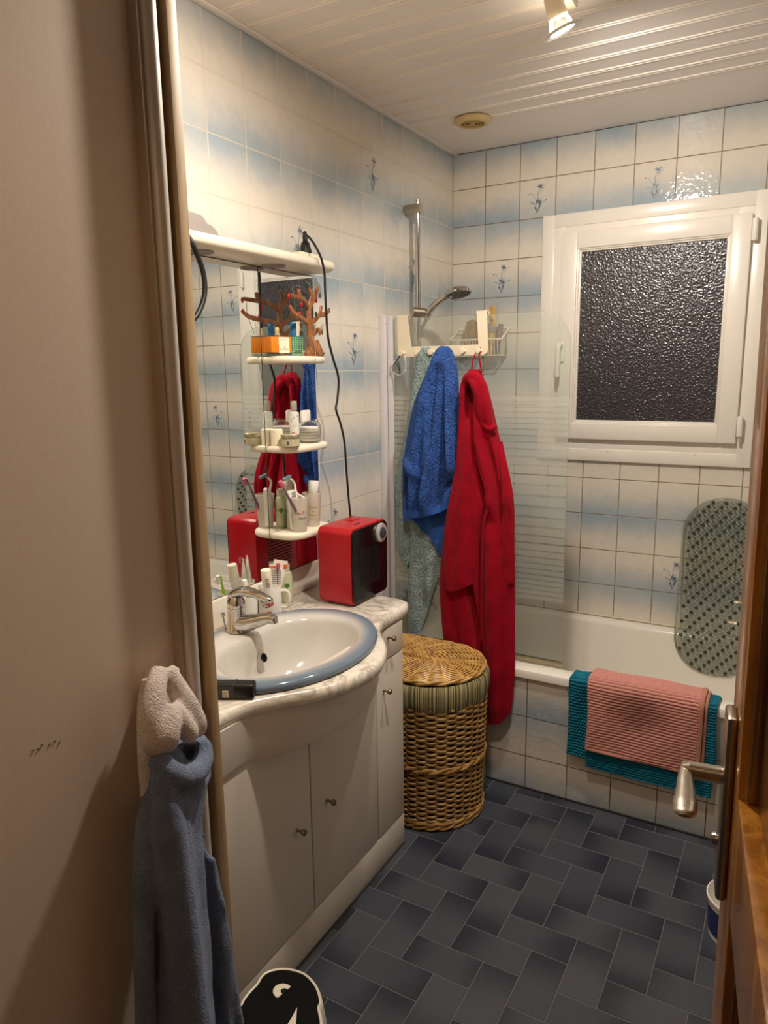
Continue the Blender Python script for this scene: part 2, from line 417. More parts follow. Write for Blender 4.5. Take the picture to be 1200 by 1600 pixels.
def on_cyl(center, r, a0, z0):
    """flat (x, y) drawing wrapped on an upright cylinder; a0 is the direction it faces"""
    return lambda p: Vector((center[0] + (r(z0 + p.y) if callable(r) else r) * cos(a0 + p.x / (r(z0) if callable(r) else r)), center[1] + (r(z0 + p.y) if callable(r) else r) * sin(a0 + p.x / (r(z0) if callable(r) else r)), z0 + p.y))

def rot(ax, deg): return Matrix.Rotation(math.radians(deg), 4, ax)
def along(d):
    """matrix turning +Z onto d"""
    return Vector(d).normalized().to_track_quat('Z', 'Y').to_matrix().to_4x4()
TO_CAM = math.atan2(CAM.y + 1.3, CAM.x - .05)     # heading from the shelves to the viewer

# ------------------------------------------------------------------ ROOM
RW, YF = 1.70, -2.87      # right wall, front wall
def flower(mb, P, hgt=.112):
    """two-bloom sprig drawn on a tile: P(a, b) gives the point at a across, b up (metres) from the sprig's middle"""
    def strip(pts, w, mi):
        q = []
        for i, (a, b) in enumerate(pts):
            a2, b2 = pts[min(i + 1, len(pts) - 1)]; a1, b1 = pts[max(i - 1, 0)]
            dx, dy = a2 - a1, b2 - b1; l = math.hypot(dx, dy) or 1; k = w * (1 - .5 * i / len(pts))
            q += [P(a - dy / l * k, b + dx / l * k), P(a + dy / l * k, b - dx / l * k)]
        mb.add(q, [(2 * i, 2 * i + 1, 2 * i + 3, 2 * i + 2) for i in range(len(pts) - 1)], mi)
    def leaf(a, b, ang, l, w, mi):
        c, s_ = cos(ang), sin(ang); pr = [(0, 0), (.35, .5), (.7, .4), (1, 0), (.7, -.4), (.35, -.5)]
        mb.add([P(a + c * x * l - s_ * y * w, b + s_ * x * l + c * y * w) for x, y in pr], [(0, 1, 2, 3, 4, 5)], mi)
    h = hgt
    strip([(0, -.5 * h), (-.06 * h, -.25 * h), (.0, 0), (.02 * h, .2 * h), (.1 * h, .38 * h)], .0011, 2)
    strip([(0, -.5 * h), (.09 * h, -.3 * h), (.05 * h, -.1 * h)], .0012, 2)
    strip([(0, -.1 * h), (-.14 * h, .08 * h), (-.2 * h, .18 * h), (-.3 * h, .2 * h)], .0009, 1)
    strip([(.1 * h, .2 * h), (.25 * h, .38 * h), (.34 * h, .42 * h)], .0009, 1)
    strip([(.05 * h, -.2 * h), (.2 * h, -.14 * h), (.3 * h, -.08 * h)], .0011, 1)
    for (fx, fy, r_, n) in ((.1 * h, .4 * h, .16 * h, 9), (.05 * h, -.1 * h, .19 * h, 10)):
        for k in range(n): leaf(fx, fy, 2 * PI * k / n + .2 + random.uniform(-.2, .2), r_ * random.uniform(.6, 1.05), .0034, 1 if k % 4 else 2)
        leaf(fx - .003, fy, 0, .006, .004, 2)
    leaf(0, -.42 * h, 2.2, .2 * h, .006, 2); leaf(.02 * h, -.38 * h, 1.0, .22 * h, .006, 2); leaf(-.05 * h, -.2 * h, 2.7, .26 * h, .005, 1)
    leaf(-.25 * h, .2 * h, 3.6, .1 * h, .006, 1); leaf(.28 * h, -.1 * h, .5, .1 * h, .006, 1)

def tile_c(k, r): return (k + .5) * T, ZA - (r + .5) * T
mb = MB(); mb.box(-.1, 0, YF, 0, 0, H + .02)
for j, r in ((4, 0), (5, 4), (6, 8), (2, 2), (7, 2), (3, 6), (1, 8), (11, 1)):
    a, zz = tile_c(j, r); flower(mb, lambda p, q, a=a, zz=zz: Vector((.0006, -a + p, zz + q)))
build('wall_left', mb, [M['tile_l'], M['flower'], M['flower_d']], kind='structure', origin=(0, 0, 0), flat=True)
WX0, WX1, WZ0, WZ1 = .43, 1.19, 1.15, 2.07
mb = MB()
for b in ((-.1, WX0, 0, H + .02), (WX1, RW + .1, 0, H + .02), (WX0, WX1, 0, WZ0), (WX0, WX1, WZ1, H + .02)): mb.box(b[0], b[1], 0, .12, b[2], b[3])
for i, r in ((2, 0), (5, 0), (1, 2), (6, 10), (8, 2), (9, 6)):
    a, zz = tile_c(i, r); flower(mb, lambda p, q, a=a, zz=zz: Vector((a + p, -.0006, zz + q)))
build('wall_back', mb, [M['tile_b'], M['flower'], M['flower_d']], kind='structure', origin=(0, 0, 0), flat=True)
mb = MB(); mb.box(RW, RW + .1, YF, 0, 0, H + .02)
build('wall_right', mb, M['tile_l'], kind='structure', origin=(0, 0, 0), flat=True)
DX0, DX1 = .66, 1.485
mb = MB()
for b in ((-.1, DX0, 0, H + .02), (DX1, RW + .1, 0, H + .02), (DX0, DX1, 2.05, H + .02)): mb.box(b[0], b[1], YF - .1, YF, b[2], b[3])
build('wall_front', mb, plain('painted_plaster', (222, 210, 192), .7), kind='structure', origin=(0, 0, 0), flat=True)
# floor: herringbone of 95 x 190 mm tiles on a grout bed
G, FX0, FY0 = .0952, .6855, -1.405
mb = MB(); mb.box(-.1, RW + .1, -3.5, .1, -.06, -.0012, mi=1); tinfo = [None] * len(mb.f)
gr = .0013
for i in range(-9, 13):
    for j in range(-24, 17):
        k = (i - j) % 4
        if k == 1: x0, x1, y0, y1 = i, i + 2, j, j + 1
        elif k == 0: x0, x1, y0, y1 = i, i + 1, j, j + 2
        else: continue
        x0, x1, y0, y1 = FX0 + x0 * G, FX0 + x1 * G, FY0 + y0 * G, FY0 + y1 * G
        x0, x1, y0, y1 = max(x0, 0), min(x1, RW), max(y0, -3.5), min(y1, 0)
        if x1 - x0 < .01 or y1 - y0 < .01: continue
        q = .0012; a0, a1, b0, b1 = x0 + gr, x1 - gr, y0 + gr, y1 - gr
        mb.add([(a0, b0, -.0012), (a1, b0, -.0012), (a1, b1, -.0012), (a0, b1, -.0012), (a0 + q, b0 + q, 0), (a1 - q, b0 + q, 0), (a1 - q, b1 - q, 0), (a0 + q, b1 - q, 0)],
               [(4, 5, 6, 7), (0, 1, 5, 4), (1, 2, 6, 5), (2, 3, 7, 6), (3, 0, 4, 7)])
        rr = random.random(); dd = random.choice((1, 1, 1, .3)); fl = random.random() < .35
        tinfo += [(rr, dd, k, fl, (x0, x1, y0, y1))] * 5
def uvt(p, v, c):
    t = tinfo[p]
    if not t: return (0, 0)
    co = mb.v[v]; x0, x1, y0, y1 = t[4]
    a = (co.x - x0) / (x1 - x0) if t[2] == 1 else 1 - (co.y - y0) / (y1 - y0)
    return ((1 - a) if t[3] else a, 0)
mb.uv = {'tile': uvt, 'rand': lambda p, v, c: (tinfo[p][0], tinfo[p][1]) if tinfo[p] else (0, 0)}
build('floor', mb, [M['floor'], M['grout_f']], kind='structure', origin=(0, 0, 0), flat=True)
# ceiling: boards running across, each joint a pair of fine beads
mb = MB(); mb.box(-.1, RW + .1, -3.5, .12, H, H + .06)
y = -.36
while y > -2.86:
    for o in (-.0065, .0065): mb.tube([(.0, y + o, H - .0003), (RW, y + o, H - .0003)], .0032, 8, mi=1)
    y -= .0985
build('ceiling', mb, [M['ceil'], M['bead']], kind='structure', origin=(0, 0, 0))
mb = MB(); mb.box(.0, .024, YF, 0, H - .007, H, .003)
build('trim_1', mb, M['ceil'], kind='structure')
mb = MB(); mb.box(.0, RW, -.003, 0, H - .0015, H, 0)
build('trim_2', mb, M['grime_and_shade'], kind='structure')
mb = MB(); mb.box(.465, RW, -.7, -.6935, 0, .006, .002)
build('trim_3', mb, M['grime_and_shade'], kind='structure')
# hall side: door lining
mb = MB()
mb.box(DX0, DX0 + .02, YF - .1, YF, 0, 2.05); mb.box(DX1 - .02, DX1, YF - .1, YF, 0, 2.05); mb.box(DX0, DX1, YF - .1, YF, 2.03, 2.05)
build('trim_4', mb, M['pine'], kind='structure')

# ------------------------------------------------------------------ window
w = thing('window_1', None, None, (.81, 0, 1.1), kind='structure')
def ring(mb, x0, x1, z0, z1, wd, y0, y1, bev=.004):
    mb.box(x0, x0 + wd, y0, y1, z0, z1, bev); mb.box(x1 - wd, x1, y0, y1, z0, z1, bev)
    mb.box(x0 + wd - .002, x1 - wd + .002, y0, y1, z0, z0 + wd, bev); mb.box(x0 + wd - .002, x1 - wd + .002, y0, y1, z1 - wd, z1, bev)
mb = MB(); ring(mb, .404, 1.222, 1.118, 2.097, .05, -.014, .0, .004); ring(mb, .43, 1.19, 1.15, 2.07, .07, -.010, .08, .003)
build('window_frame', mb, M['upvc'], w)
mb = MB(); sx0, sx1, sz0, sz1 = .487, 1.168, 1.208, 2.022
ring(mb, sx0, sx1, sz0, sz1, .066, -.032, .03, .006); ring(mb, sx0 + .05, sx1 - .05, sz0 + .05, sz1 - .05, .022, -.026, .02, .005); ring(mb, sx0 + .068, sx1 - .066, sz0 + .066, sz1 - .066, .012, -.02, .02, .003)
sash = build('sash', mb, M['upvc'], w)
mb = MB(); mb.box(sx0 + .07, sx1 - .068, -.012, -.002, sz0 + .07, sz1 - .07)
build('pane', mb, M['nightglass'], sash)
mb = MB(); mb.box(.491, .517, -.045, -.031, 1.52, 1.60, .005)
mb.tube([(.504, -.044, 1.585), (.504, -.075, 1.588), (.504, -.086, 1.575), (.503, -.086, 1.53), (.502, -.082, 1.462)], [.009, .009, .010, .010, .008], 12, smooth=5, flat=((1, 0, 0), 1.1))
build('window_handle', mb, M['lid_white'], sash)
for z0 in (1.235, 1.925):
    mb = MB(); mb.lathe([(.0, 0), (.0095, .001), (.0105, .004), (.0105, .072), (.0095, .076), (0, .077)], (1.178, -.034, z0), 16)
    build('hinge', mb, M['lid_white'], w)
mb = MB(); mb.lathe([(0, 0), (.006, 0), (.006, .014), (0, .014)], (1.178, -.034, 1.217), 10); build('hinge_cap', mb, M['alu'], w)
mb = MB()
for xx in (.70, 1.03): mb.lathe([(0, 0), (.006, .0), (.005, .0015), (0, .002)], (xx, -.0135, 1.16), 12, M4=rot('X', 90))
build('screw_cap', mb, M['cream'], w)

# ------------------------------------------------------------------ wooden door on the right, standing open
TH = math.radians(7.7); du = Vector((sin(TH), -cos(TH), 0)); dn = Vector((-cos(TH), -sin(TH), 0)); D0 = Vector((1.331, -2.15, 0))
DM = Matrix(((du.x, dn.x, -.0105, D0.x + .0152), (du.y, dn.y, 0, D0.y), (0, 0, 1, 0), (0, 0, 0, 1)))    # local: x along the leaf, y out of its face, z up
door = thing('door_1', None, None, D0, kind='structure')
mb = MB(); W = .73
def dbox(mb, u0, u1, z0, z1, y0, y1, bev=.0): mb.box(u0, u1, y0, y1, z0, z1, bev, 2, 0, DM)
dbox(mb, 0, .097, .01, 2.03, -.04, 0, .004); dbox(mb, W - .1, W, .01, 2.03, -.04, 0, .004)
for z0, z1 in ((.01, .16), (.50, .63), (.92, 1.05), (1.93, 2.03)): dbox(mb, .095, W - .098, z0, z1, -.04, -.0005, .003)
build('door_frame', mb, M['pine'], door)
for z0, z1 in ((.16, .50), (.63, .92), (1.05, 1.93)):
    mb = MB(); dbox(mb, .09, W - .09, z0 - .01, z1 + .01, -.03, -.019)
    for a in ((.097, .106, z0, z1), (W - .109, W - .1, z0, z1)): dbox(mb, a[0], a[1], a[2], a[3], -.02, -.009, .003)
    build('door_panel', mb, M['pine_p'], door)
mb = MB(); dbox(mb, -.0012, .011, .01, 2.03, -.0405, .0008, .003); build('lit_edge_strip', mb, plain('lit_edge_varnish', (168, 142, 122), .4), door)  # paler strip: light on the leaf's edge put into the colour
mb = MB(); dbox(mb, .022, .062, .902, 1.120, 0, .011, .004)
pl = build('handle_plate', mb, M['nickel'], door)
P = lambda u, y_, z: DM @ Vector((u, y_, z))
mb = MB(); mb.tube([P(.042, .01, 1.043), P(.042, .044, 1.043)], .0095, 16); mb.tube([P(.042, .044, 1.043), P(.042, .052, 1.043)], [.0095, .006], 16)
mb.tube([P(.032, .046, 1.045), P(.052, .048, 1.044), P(.078, .048, 1.041), P(.102, .048, 1.038), P(.118, .048, 1.036), P(.124, .048, 1.0355)], [.0065, .0072, .0092, .0122, .0112, .005], 16, smooth=5, flat=((0, 0, 1), .4))
build('door_lever', mb, M['nickel'], door)
mb = MB(); mb.tube([P(.042, .009, .965), P(.042, .013, .965)], .006, 12); mb.tube([P(.042, .013, .965), P(.042, .017, .965)], [.008, .007], 12)
build('lock_knob', mb, M['nickel'], door)

# ------------------------------------------------------------------ wardrobe on the left
WF = .62
wd = thing('wardrobe', 'beige laminate wardrobe with a sliding door and bright metal edge, at left', 'wardrobe', (.31, -2.54, 0))
mb = MB(); mb.box(0.003, WF, -2.242, -2.224, 0, H - .004, .0008)
build('side_panel', mb, M['jamb'], wd)
mb = MB(); mb.box(.003, WF - .03, YF + .003, -2.85, 0, H - .004); mb.box(.003, .02, -2.85, -2.242, 0, H - .004)
build('carcass', mb, M['jamb'], wd)
mb = MB(); mb.box(.565, WF - .028, -2.85, -2.246, .01, H - .03)
sd = build('sliding_door', mb, M['panel'], wd)
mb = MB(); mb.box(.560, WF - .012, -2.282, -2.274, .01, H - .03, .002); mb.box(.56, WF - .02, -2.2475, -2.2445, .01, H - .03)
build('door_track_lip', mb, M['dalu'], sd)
mb = MB(); mb.tube([(WF - .012, -2.2635, .012), (WF - .012, -2.2635, H - .032)], .0115, 24)
build('edge_profile', mb, M['alu'], sd)
mb = MB()
for (u, v) in ((52, 1172), (60, 1170), (66, 1164), (78, 1163), (86, 1158), (93, 1160)):
    p = hit(u, v, 'x', WF - .0275); mb.ball(p, (.0006, .0016, .0012), seg=8)
build('scuff_mark', mb, M['ink'], sd)
mb = MB(); ph = hit(252, 1046, 'x', WF - .028); mb.tube([ph, ph + Vector((.026, 0, 0)), ph + Vector((.03, 0, .006))], .006, 8)
build('hook', mb, M['chrome'], sd)

# ------------------------------------------------------------------ washstand
CZ = .79                                   # worktop height
VC = -1.615                                # middle of the basin
half = [(.0, -1.10), (.33, -1.10), (.362, -1.112), (.376, -1.14), (.380, -1.19), (.380, -1.26), (.384, -1.305), (.398, -1.345), (.432, -1.395), (.474, -1.445), (.506, -1.50), (.526, -1.56), (.532, -1.615)]
pp, _ = catmull([Vector((x, y, 0)) for x, y in half[2:]], [0] * len(half[2:]), 4)
right = [(0, -1.10), (.33, -1.10)] + [(p.x, p.y) for p in pp]
left = [(x, 2 * VC - y) for x, y in right[::-1][1:]]
outline = right + left
def inset(poly, d):
    n = len(poly); r = []
    for i, (x, y) in enumerate(poly):
        a, b = poly[i - 1], poly[(i + 1) % n]; tx, ty = b[0] - a[0], b[1] - a[1]; l = math.hypot(tx, ty) or 1
        r.append((max(.0, x + ty / l * d * 1), y - tx / l * d * 1))
    return r
cab = thing('washstand_cabinet', 'white washstand cabinet with bowed apron and small brass knobs under the basin', 'cabinet', (.19, -1.615, 0))
CY0, CY1, CX = -2.05, -1.176, .360
mb = MB(); mb.box(.004, CX, CY0, CY0 + .018, .0, CZ - .0362, .001); mb.box(.004, CX, CY1 - .018, CY1, .0, CZ - .0362, .001); mb.box(.004, .010, CY0, CY1, 0, CZ - .0362); mb.box(.004, CX, CY0, CY1, .09, .108); mb.box(CX - .004, CX, CY0, CY1, .1, .60); mb.box(CX - .02, CX, -1.345, CY1, .1, CZ - .0362)
build('body', mb, M['cab'], cab)
mb = MB(); mb.box(.30, CX + .016, CY0, CY1 + .0015, .004, .105, .0015)
build('plinth', mb, M['cab'], cab)
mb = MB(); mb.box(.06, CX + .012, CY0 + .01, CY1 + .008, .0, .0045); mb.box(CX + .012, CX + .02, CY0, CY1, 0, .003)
build('plinth_gap_shade', mb, M['grime_and_shade'], cab)  # dark strip painted as the shaded gap between plinth and floor
def knob(at, parent):
    mb = MB(); mb.lathe([(.0045, 0), (.0045, .004), (.0032, .006), (.0032, .013), (.007, .017), (.0085, .021), (.007, .026), (.0, .027)], at, 14, M4=rot('Y', 90)); build('knob', mb, M['bronze'], parent)
def front(name, y0, y1, z0, z1, kn):
    mb = MB(); mb.box(CX + .001, CX + .017, y0, y1, z0, z1, .0025); d = build(name, mb, M['cab'], cab)
    if kn: knob((CX + .017, kn[0], kn[1]), d)
front('cupboard_door', -1.665, -1.338, .110, .748, (-1.60, .387))
front('cupboard_door', -1.995, -1.669, .110, .748, (-1.73, .379))
front('narrow_door', -1.334, CY1, .110, .655, (-1.297, .572))
front('drawer', -1.334, CY1, .659, .752, (-1.267, .735 - .01))
front('narrow_door', CY0, -1.999, .110, .655, None)
# bowed apron under the worktop
def bow(y):
    pts = [q for q in right[2:]] + [q for q in left[:-2]]
    for a, b in zip(pts, pts[1:]):
        if b[1] <= y <= a[1]: t = (a[1] - y) / (a[1] - b[1] + 1e-9); return a[0] + (b[0] - a[0]) * t
    return .37
mb = MB(); N_ = 48; fx = lambda y: max(CX + .023, .478 - 1.22 * (y + 1.612) ** 2)
ys = [-1.312 - (.684) * k / N_ for k in range(N_ + 1)]
def fz(y): return .644
prof = []
for k, y in enumerate(ys):
    fxy = fx(y); prof.append([Vector((fxy, y, CZ - .034)), Vector((fxy, y, fz(y) + .012)), Vector((fxy - .004, y, fz(y))), Vector((max(CX, fxy - .02), y, fz(y) + .002)), Vector((CX - .002, y, fz(y) + .03)), Vector((CX - .002, y, CZ - .034))])
mb.grid(lambda i, j: prof[j][i], 6, len(prof), cu=True); mb.f.append(tuple(range(6))); mb.mi.append(0); o_ = (len(prof) - 1) * 6; mb.f.append(tuple(o_ + i for i in range(6))); mb.mi.append(0)
build('apron_panel', mb, M['cab'], cab, sharp=50)
# worktop with the basin cut out (ring between the outline and an ellipse)
def nose(poly):
    out = []
    for d, z in ((.012, CZ - .036), (.004, CZ - .033), (.0, CZ - .024), (.0, CZ - .012), (.003, CZ - .004), (.010, CZ)): out.append([(x, y, z) for x, y in inset(poly, d)])
    return out
mb = MB(); lay = nose(outline); n = len(outline)
el = [(.27 + .19 * cos(a), VC + .26 * sin(a)) for a in [math.atan2((y - VC) / .26, (x - .27) / .19) for x, y in lay[-1] and [(q[0], q[1]) for q in lay[-1]]]]
lay.append([(x, y, CZ) for x, y in el]); lay.append([(x, y, CZ - .036) for x, y in el])
mb.grid(lambda i, j: Vector(lay[j][i]), n, len(lay), cu=True, cv=True)
wt = build('worktop', mb, M['marble'], None, 'white marbled bow-fronted worktop on the washstand', 'worktop', sharp=50)
mb = MB(); mb.box(.0005, .014, -2.12, -1.075, CZ + .0003, .874, .004)
build('trim_5', mb, plain('grooved_white_upstand', (238, 230, 214), .3), None, None, None, None, 'structure')
# basin
SX, SY, SZ = .27, VC, CZ
rings = []
def er(cx, ax, ay, z, p=2.): rings.append((cx, ax, ay, z))
for q in ((.27, .205, .277, .001), (.27, .218, .289, .004), (.27, .220, .291, .012), (.27, .215, .286, .019), (.27, .205, .276, .0225), (.276, .182, .253, .0215), (.287, .158, .228, .0195), (.290, .152, .221, .016), (.291, .147, .215, .006), (.291, .141, .207, -.02), (.290, .118, .175, -.075), (.287, .085, .125, -.112), (.283, .045, .06, -.128), (.282, .02, .02, -.132)): er(*q)
mb = MB(); NS = 72
def sv(i, j):
    cx, ax, ay, z = rings[j]; a = 2 * PI * i / NS; x, y = cx + ax * cos(a), ay * sin(a)
    if 4 <= j <= 9:                     # tap ledge: the inner edge is pushed forward behind the tap
        k = max(0, -cos(a)) ** 14; x += k * .028 * (1 if j >= 6 else .4)
    return Vector((x, SY + y, SZ + z))
mb.grid(sv, NS, len(rings), cu=True); mb.f.append(tuple((len(rings) - 1) * NS + k for k in range(NS))); mb.mi.append(0)
bs = build('washbasin', mb, M['sink'], None, 'oval washbasin with blue-grey rim set in the marbled worktop', 'basin', origin=(SX, SY, SZ), sharp=60)
mb = MB(); mb.lathe([(.0, -.004), (.009, -.003), (.0105, .0), (.0125, .001)], (.1905, -1.603, .748), 20, M4=along((1, .1, .4)), cap=False)
build('overflow_hole', mb, M['dark'], bs)
mb = MB(); mb.lathe([(.0, .004), (.012, .004), (.019, .002), (.021, 0)], (.282, VC, SZ - .132), 20); build('drain', mb, M['chrome'], bs)
# mixer tap
FA = Vector((.112, VC + .003, SZ + .0235))
tp = thing('basin_mixer_tap', 'chrome single-lever mixer tap on the basin ledge', 'tap', FA)
mb = MB(); mb.lathe([(.028, 0), (.029, .003), (.0265, .008), (.0245, .03), (.0235, .055), (.0235, .066), (0, .066)], FA, 28)
mb.tube([FA + Vector(p) for p in ((.0, .0, .020), (.03, .002, .025), (.065, .006, .036), (.10, .01, .047), (.120, .012, .046))], [.0245, .0235, .0195, .0145, .013], 16, smooth=5)
mb.tube([FA + Vector(p) for p in ((.114, .011, .052), (.117, .0115, .036))], .0105, 14)
build('tap_body', mb, M['chrome'], tp)
mb = MB(); mb.lathe([(.0235, 0), (.0245, .004), (.023, .018), (.017, .028), (.0, .032)], FA + Vector((0, 0, .067)), 24)
mb.tube([FA + Vector(p) for p in ((-.018, 0, .086), (.0, .001, .104), (.03, .004, .112), (.07, .008, .107), (.098, .011, .099), (.112, .012, .094))], [.012, .020, .019, .016, .0135, .007], 14, smooth=5, flat=((0, 0, 1), .7))
build('tap_lever', mb, M['chrome'], tp)
mb = MB(); p0 = FA + Vector((-.034, -.006, -.012)); mb.tube([p0, p0 + Vector((-.004, -.006, .05))], .0023, 8); mb.lathe([(0, 0), (.005, .001), (.006, .006), (.005, .011), (0, .012)], p0 + Vector((-.004, -.006, .048)), 12)
build('waste_rod', mb, M['chrome'], tp)

# ------------------------------------------------------------------ mirror, light canopy, shelves
mi = thing('wall_mirror', 'large two-pane wall mirror above the washstand', 'mirror', (.005, -1.63, .876))
for y0, y1 in ((-2.20, -1.3345), (-1.331, -1.067)):
    mb = MB(); mb.box(.003, .007, y0, y1, .877, 1.784); build('mirror_pane', mb, M['mirror'], mi)
mb = MB(); mb.box(.0005, .0064, -2.2, -1.067, 1.7842, 1.7866); build('top_gap_shade', mb, M['ink'], mi)  # dark strip laid in as the shaded gap below the canopy
mb = MB(); mb.box(.001, .0029, -1.336, -1.329, .877, 1.784); build('joint_strip', mb, M['ink'], mi)
cp = thing('mirror_light_canopy', 'white lacquered light canopy with moulded front above the mirror', 'light canopy', (.05, -1.63, 1.765))
prof = [(.0, 1.822), (.088, 1.822), (.1, 1.819), (.105, 1.812), (.1055, 1.801), (.101, 1.794), (.092, 1.791), (.090, 1.7885), (.084, 1.787), (.066, 1.7868), (.0, 1.7868)]
yE, yS = -1.082, -2.19
mb = MB(); n = len(prof); secs = [(yS, 1.), (yE - .012, 1.), (yE - .003, .97), (yE, .9)]
mb.grid(lambda i, j: Vector((prof[i][0] * secs[j][1] + .0005, secs[j][0], 1.805 + (prof[i][1] - 1.805) * (1 if j < 2 else .93))), n, 4, cu=True)
mb.f.append(tuple(range(n))); mb.mi.append(0); mb.f.append(tuple(3 * n + i for i in range(n))); mb.mi.append(0)
build('canopy_board', mb, M['cream_w'], cp, sharp=40)
for y in (-1.31, -1.60, -1.90):
    mb = MB(); mb.lathe([(.022, -.001), (.03, -.004), (.034, -.004), (.036, 0)], (.045, y, 1.7872), 28, cap=False); mb.lathe([(0, -.0005), (.023, -.001)], (.045, y, 1.7872), 28, cap=False)
    build('downlight', mb, M['greyp'], cp)
# things lying on the canopy
mb = MB(); mb.prism([(0, 0), (.115, 0), (.108, .012), (.09, .022), (.076, .024), (.058, .040), (.0, .044)], 0, .05, .002, M4=Matrix.Translation((.035, -1.685, 1.8225)) @ Matrix(((0, 0, 1, 0), (1, 0, 0, 0), (0, 1, 0, 0), (0, 0, 0, 1))))
build('storage_tray', mb, M['greyp'], None, 'low grey plastic box on the left end of the light canopy', 'box')
mb = MB(); mb.box(.03, .075, -1.215, -1.115, 1.8223, 1.836, .003)
build('power_strip', mb, M['cream'], None, 'small cream power socket on the right end of the light canopy', 'socket')
mb = MB(); mb.tube([(.06, -1.224, 1.8243), (.06, -1.224, 1.842), (.06, -1.218, 1.852), (.06, -1.209, 1.852), (.06, -1.203, 1.842), (.06, -1.203, 1.8243)], .0032, 8, smooth=4)
build('clear_hook', mb, M['clear'], None, 'small clear plastic arch clip on the canopy left of the black plug', 'clip')
cordpts = [Vector((.055, -1.165, 1.897))] + [hit(475, 365, 'x', .058)] + [hit(u, v, 'x', x) for u, v, x in ((484, 372, .085), (493, 385, .113), (502, 404, .124), (507, 428, .128), (508, 455, .130), (511, 510, .131), (514, 535, .131), (521, 562, .131), (529, 592, .131), (527, 625, .131), (525, 640, .131), (532, 662, .131), (538, 690, .131), (541, 730, .131), (545, 780, .131), (549, 815, .131))]
cordpts += [cordpts[-1] + Vector((.01, .012, -.06)), Vector((.15, -1.03, .86)), Vector((.155, -1.042, .85))]
pg = Vector((.052, -1.162, 1.8363)); cd_ = thing('heater_cable', 'black cable from the plug on the canopy down to the red heater', 'cable', pg)
mb = MB(); mb.tube(cordpts, .0036, 8, smooth=6); build('cable', mb, M['rubber'], cd_)
mb = MB(); mb.lathe([(.019, 0), (.0195, .004), (.012, .032), (.0075, .036), (.0075, .05), (.005, .062), (.0, .063)], pg, 18); build('plug', mb, M['rubber'], cd_)
mb = MB(); mb.tube([hit(276, 362, 'x', .095), hit(290, 366, 'x', .1)] + [hit(u, v, 'x', .112) for u, v in ((299, 378), (308, 398), (316, 420), (320, 445), (318, 468), (308, 492), (292, 510))], .0062, 10, smooth=5)
build('hair_dryer_cord', mb, M['rubber'], None, 'thick black cord looping down from the left end of the canopy', 'cord')
SH = [1.537, 1.277, 1.014]
def shelf_outline():
    pts = []
    for k in range(41):
        a = -PI / 2 + PI * k / 40; c, s_ = cos(a), sin(a)
        pts.append((0.0075 + .098 * abs(c) ** .62, -1.216 + .111 * math.copysign(abs(s_) ** .62, s_)))
    return pts
mb = MB(); mb.prism(shelf_outline(), SH[0] - .021, SH[0], .0085, 3)
SHL = ['uppermost cream half-round shelf on the mirror, carrying perfume', 'middle cream half-round shelf on the mirror, carrying glass jars', 'lowest cream half-round shelf on the mirror, carrying toothbrush cups']
s0 = build('mirror_shelf', mb, M['cream_w'], None, SHL[0], 'shelf', 'half-round mirror shelves', sharp=50)
for k in (1, 2): copy_tree(s0, (0, 0, SH[k] - SH[0]), SHL[k])

# ---- top shelf: perfumes and jewellery tree
z = SH[0]
pf = thing('perfume_bottle', 'squat amber perfume bottle with a cream label on the top mirror shelf', 'perfume', (.035, -1.293, z))
A = Matrix.Translation((.036, -1.293, z)) @ rot('Z', -18)
mb = MB(); mb.box(-.021, .021, -.036, .036, .0, .0095, .002, 2, 0, A); build('glass_foot', mb, M['clear'], pf); mb = MB(); mb.box(-.021, .021, -.036, .036, .0545, .058, .0012, 2, 0, A); build('glass_shoulder', mb, M['clear'], pf)
mb = MB(); mb.box(-.0205, .0205, -.0355, .0355, .0096, .0544, .002, 2, 0, A); build('perfume', mb, M['amber'], pf)
mb = MB(); mb.lathe([(.008, .058), (.008, .063), (.0065, .064), (.0065, .078), (.005, .081), (0, .081)], (0, 0, 0), 16, M4=A); build('cap', mb, plain('pale_gold', (226, 208, 160), .25, metal=.6), pf)
mb = MB(); mb.box(.0212, .0218, -.010, .026, .009, .053, 0, 2, 0, A)
lb = build('label', mb, M['label'], pf)
mb = MB()
for txt, sz, yy in (('eau de parfum', .0042, .046), ('PA  VAO', .0075, .0185), ('Y', .012, .0225)):
    vs, fs = text_geo(txt, sz); mb.add([A @ Vector((.0221, .008 + p.x, yy + p.y)) for p in vs], fs)
build('lettering', mb, M['ink'], lb)
pf = thing('perfume_bottle', 'teal perfume bottle with a tall blue cap on the top mirror shelf', 'perfume', (.045, -1.233, z))
A = Matrix.Translation((.048, -1.228, z)) @ rot('Z', -20)
mb = MB(); mb.box(-.014, .014, -.022, .022, 0, .058, .002, 2, 0, A); build('glass', mb, M['tealglass'], pf)
mb = MB()
for k in range(6): mb.box(.0141, .0146, -.021 + .0078 * k, -.0203 + .0078 * k, .004, .055, 0, 1, 0, A)
for k in range(8): mb.box(.0141, .0147, -.021, .021, .006 + .0066 * k, .0067 + .0066 * k, 0, 1, 0, A)
build('grid_print', mb, plain('pale_yellow_print', (206, 220, 150), .4), pf)
mb = MB(); mb.box(.0148, .0152, -.010, .014, .010, .014, 0, 1, 0, A); mb.ball(A @ Vector((.0145, .0, .0125)), (.0015, .009, .0028), seg=10)
build('printed_motif', mb, M['ink'], pf)
mb = MB(); mb.lathe([(.009, .058), (.009, .062), (.0095, .062), (.0095, .096), (.0085, .098), (0, .098)], (0, -.004, 0), 20, M4=A); build('cap', mb, M['blue_cap'], pf)
tr = thing('jewellery_tree', 'wooden jewellery tree with painted leaf tips on the top mirror shelf', 'jewellery stand', (.055, -1.142, z))
X0 = .062
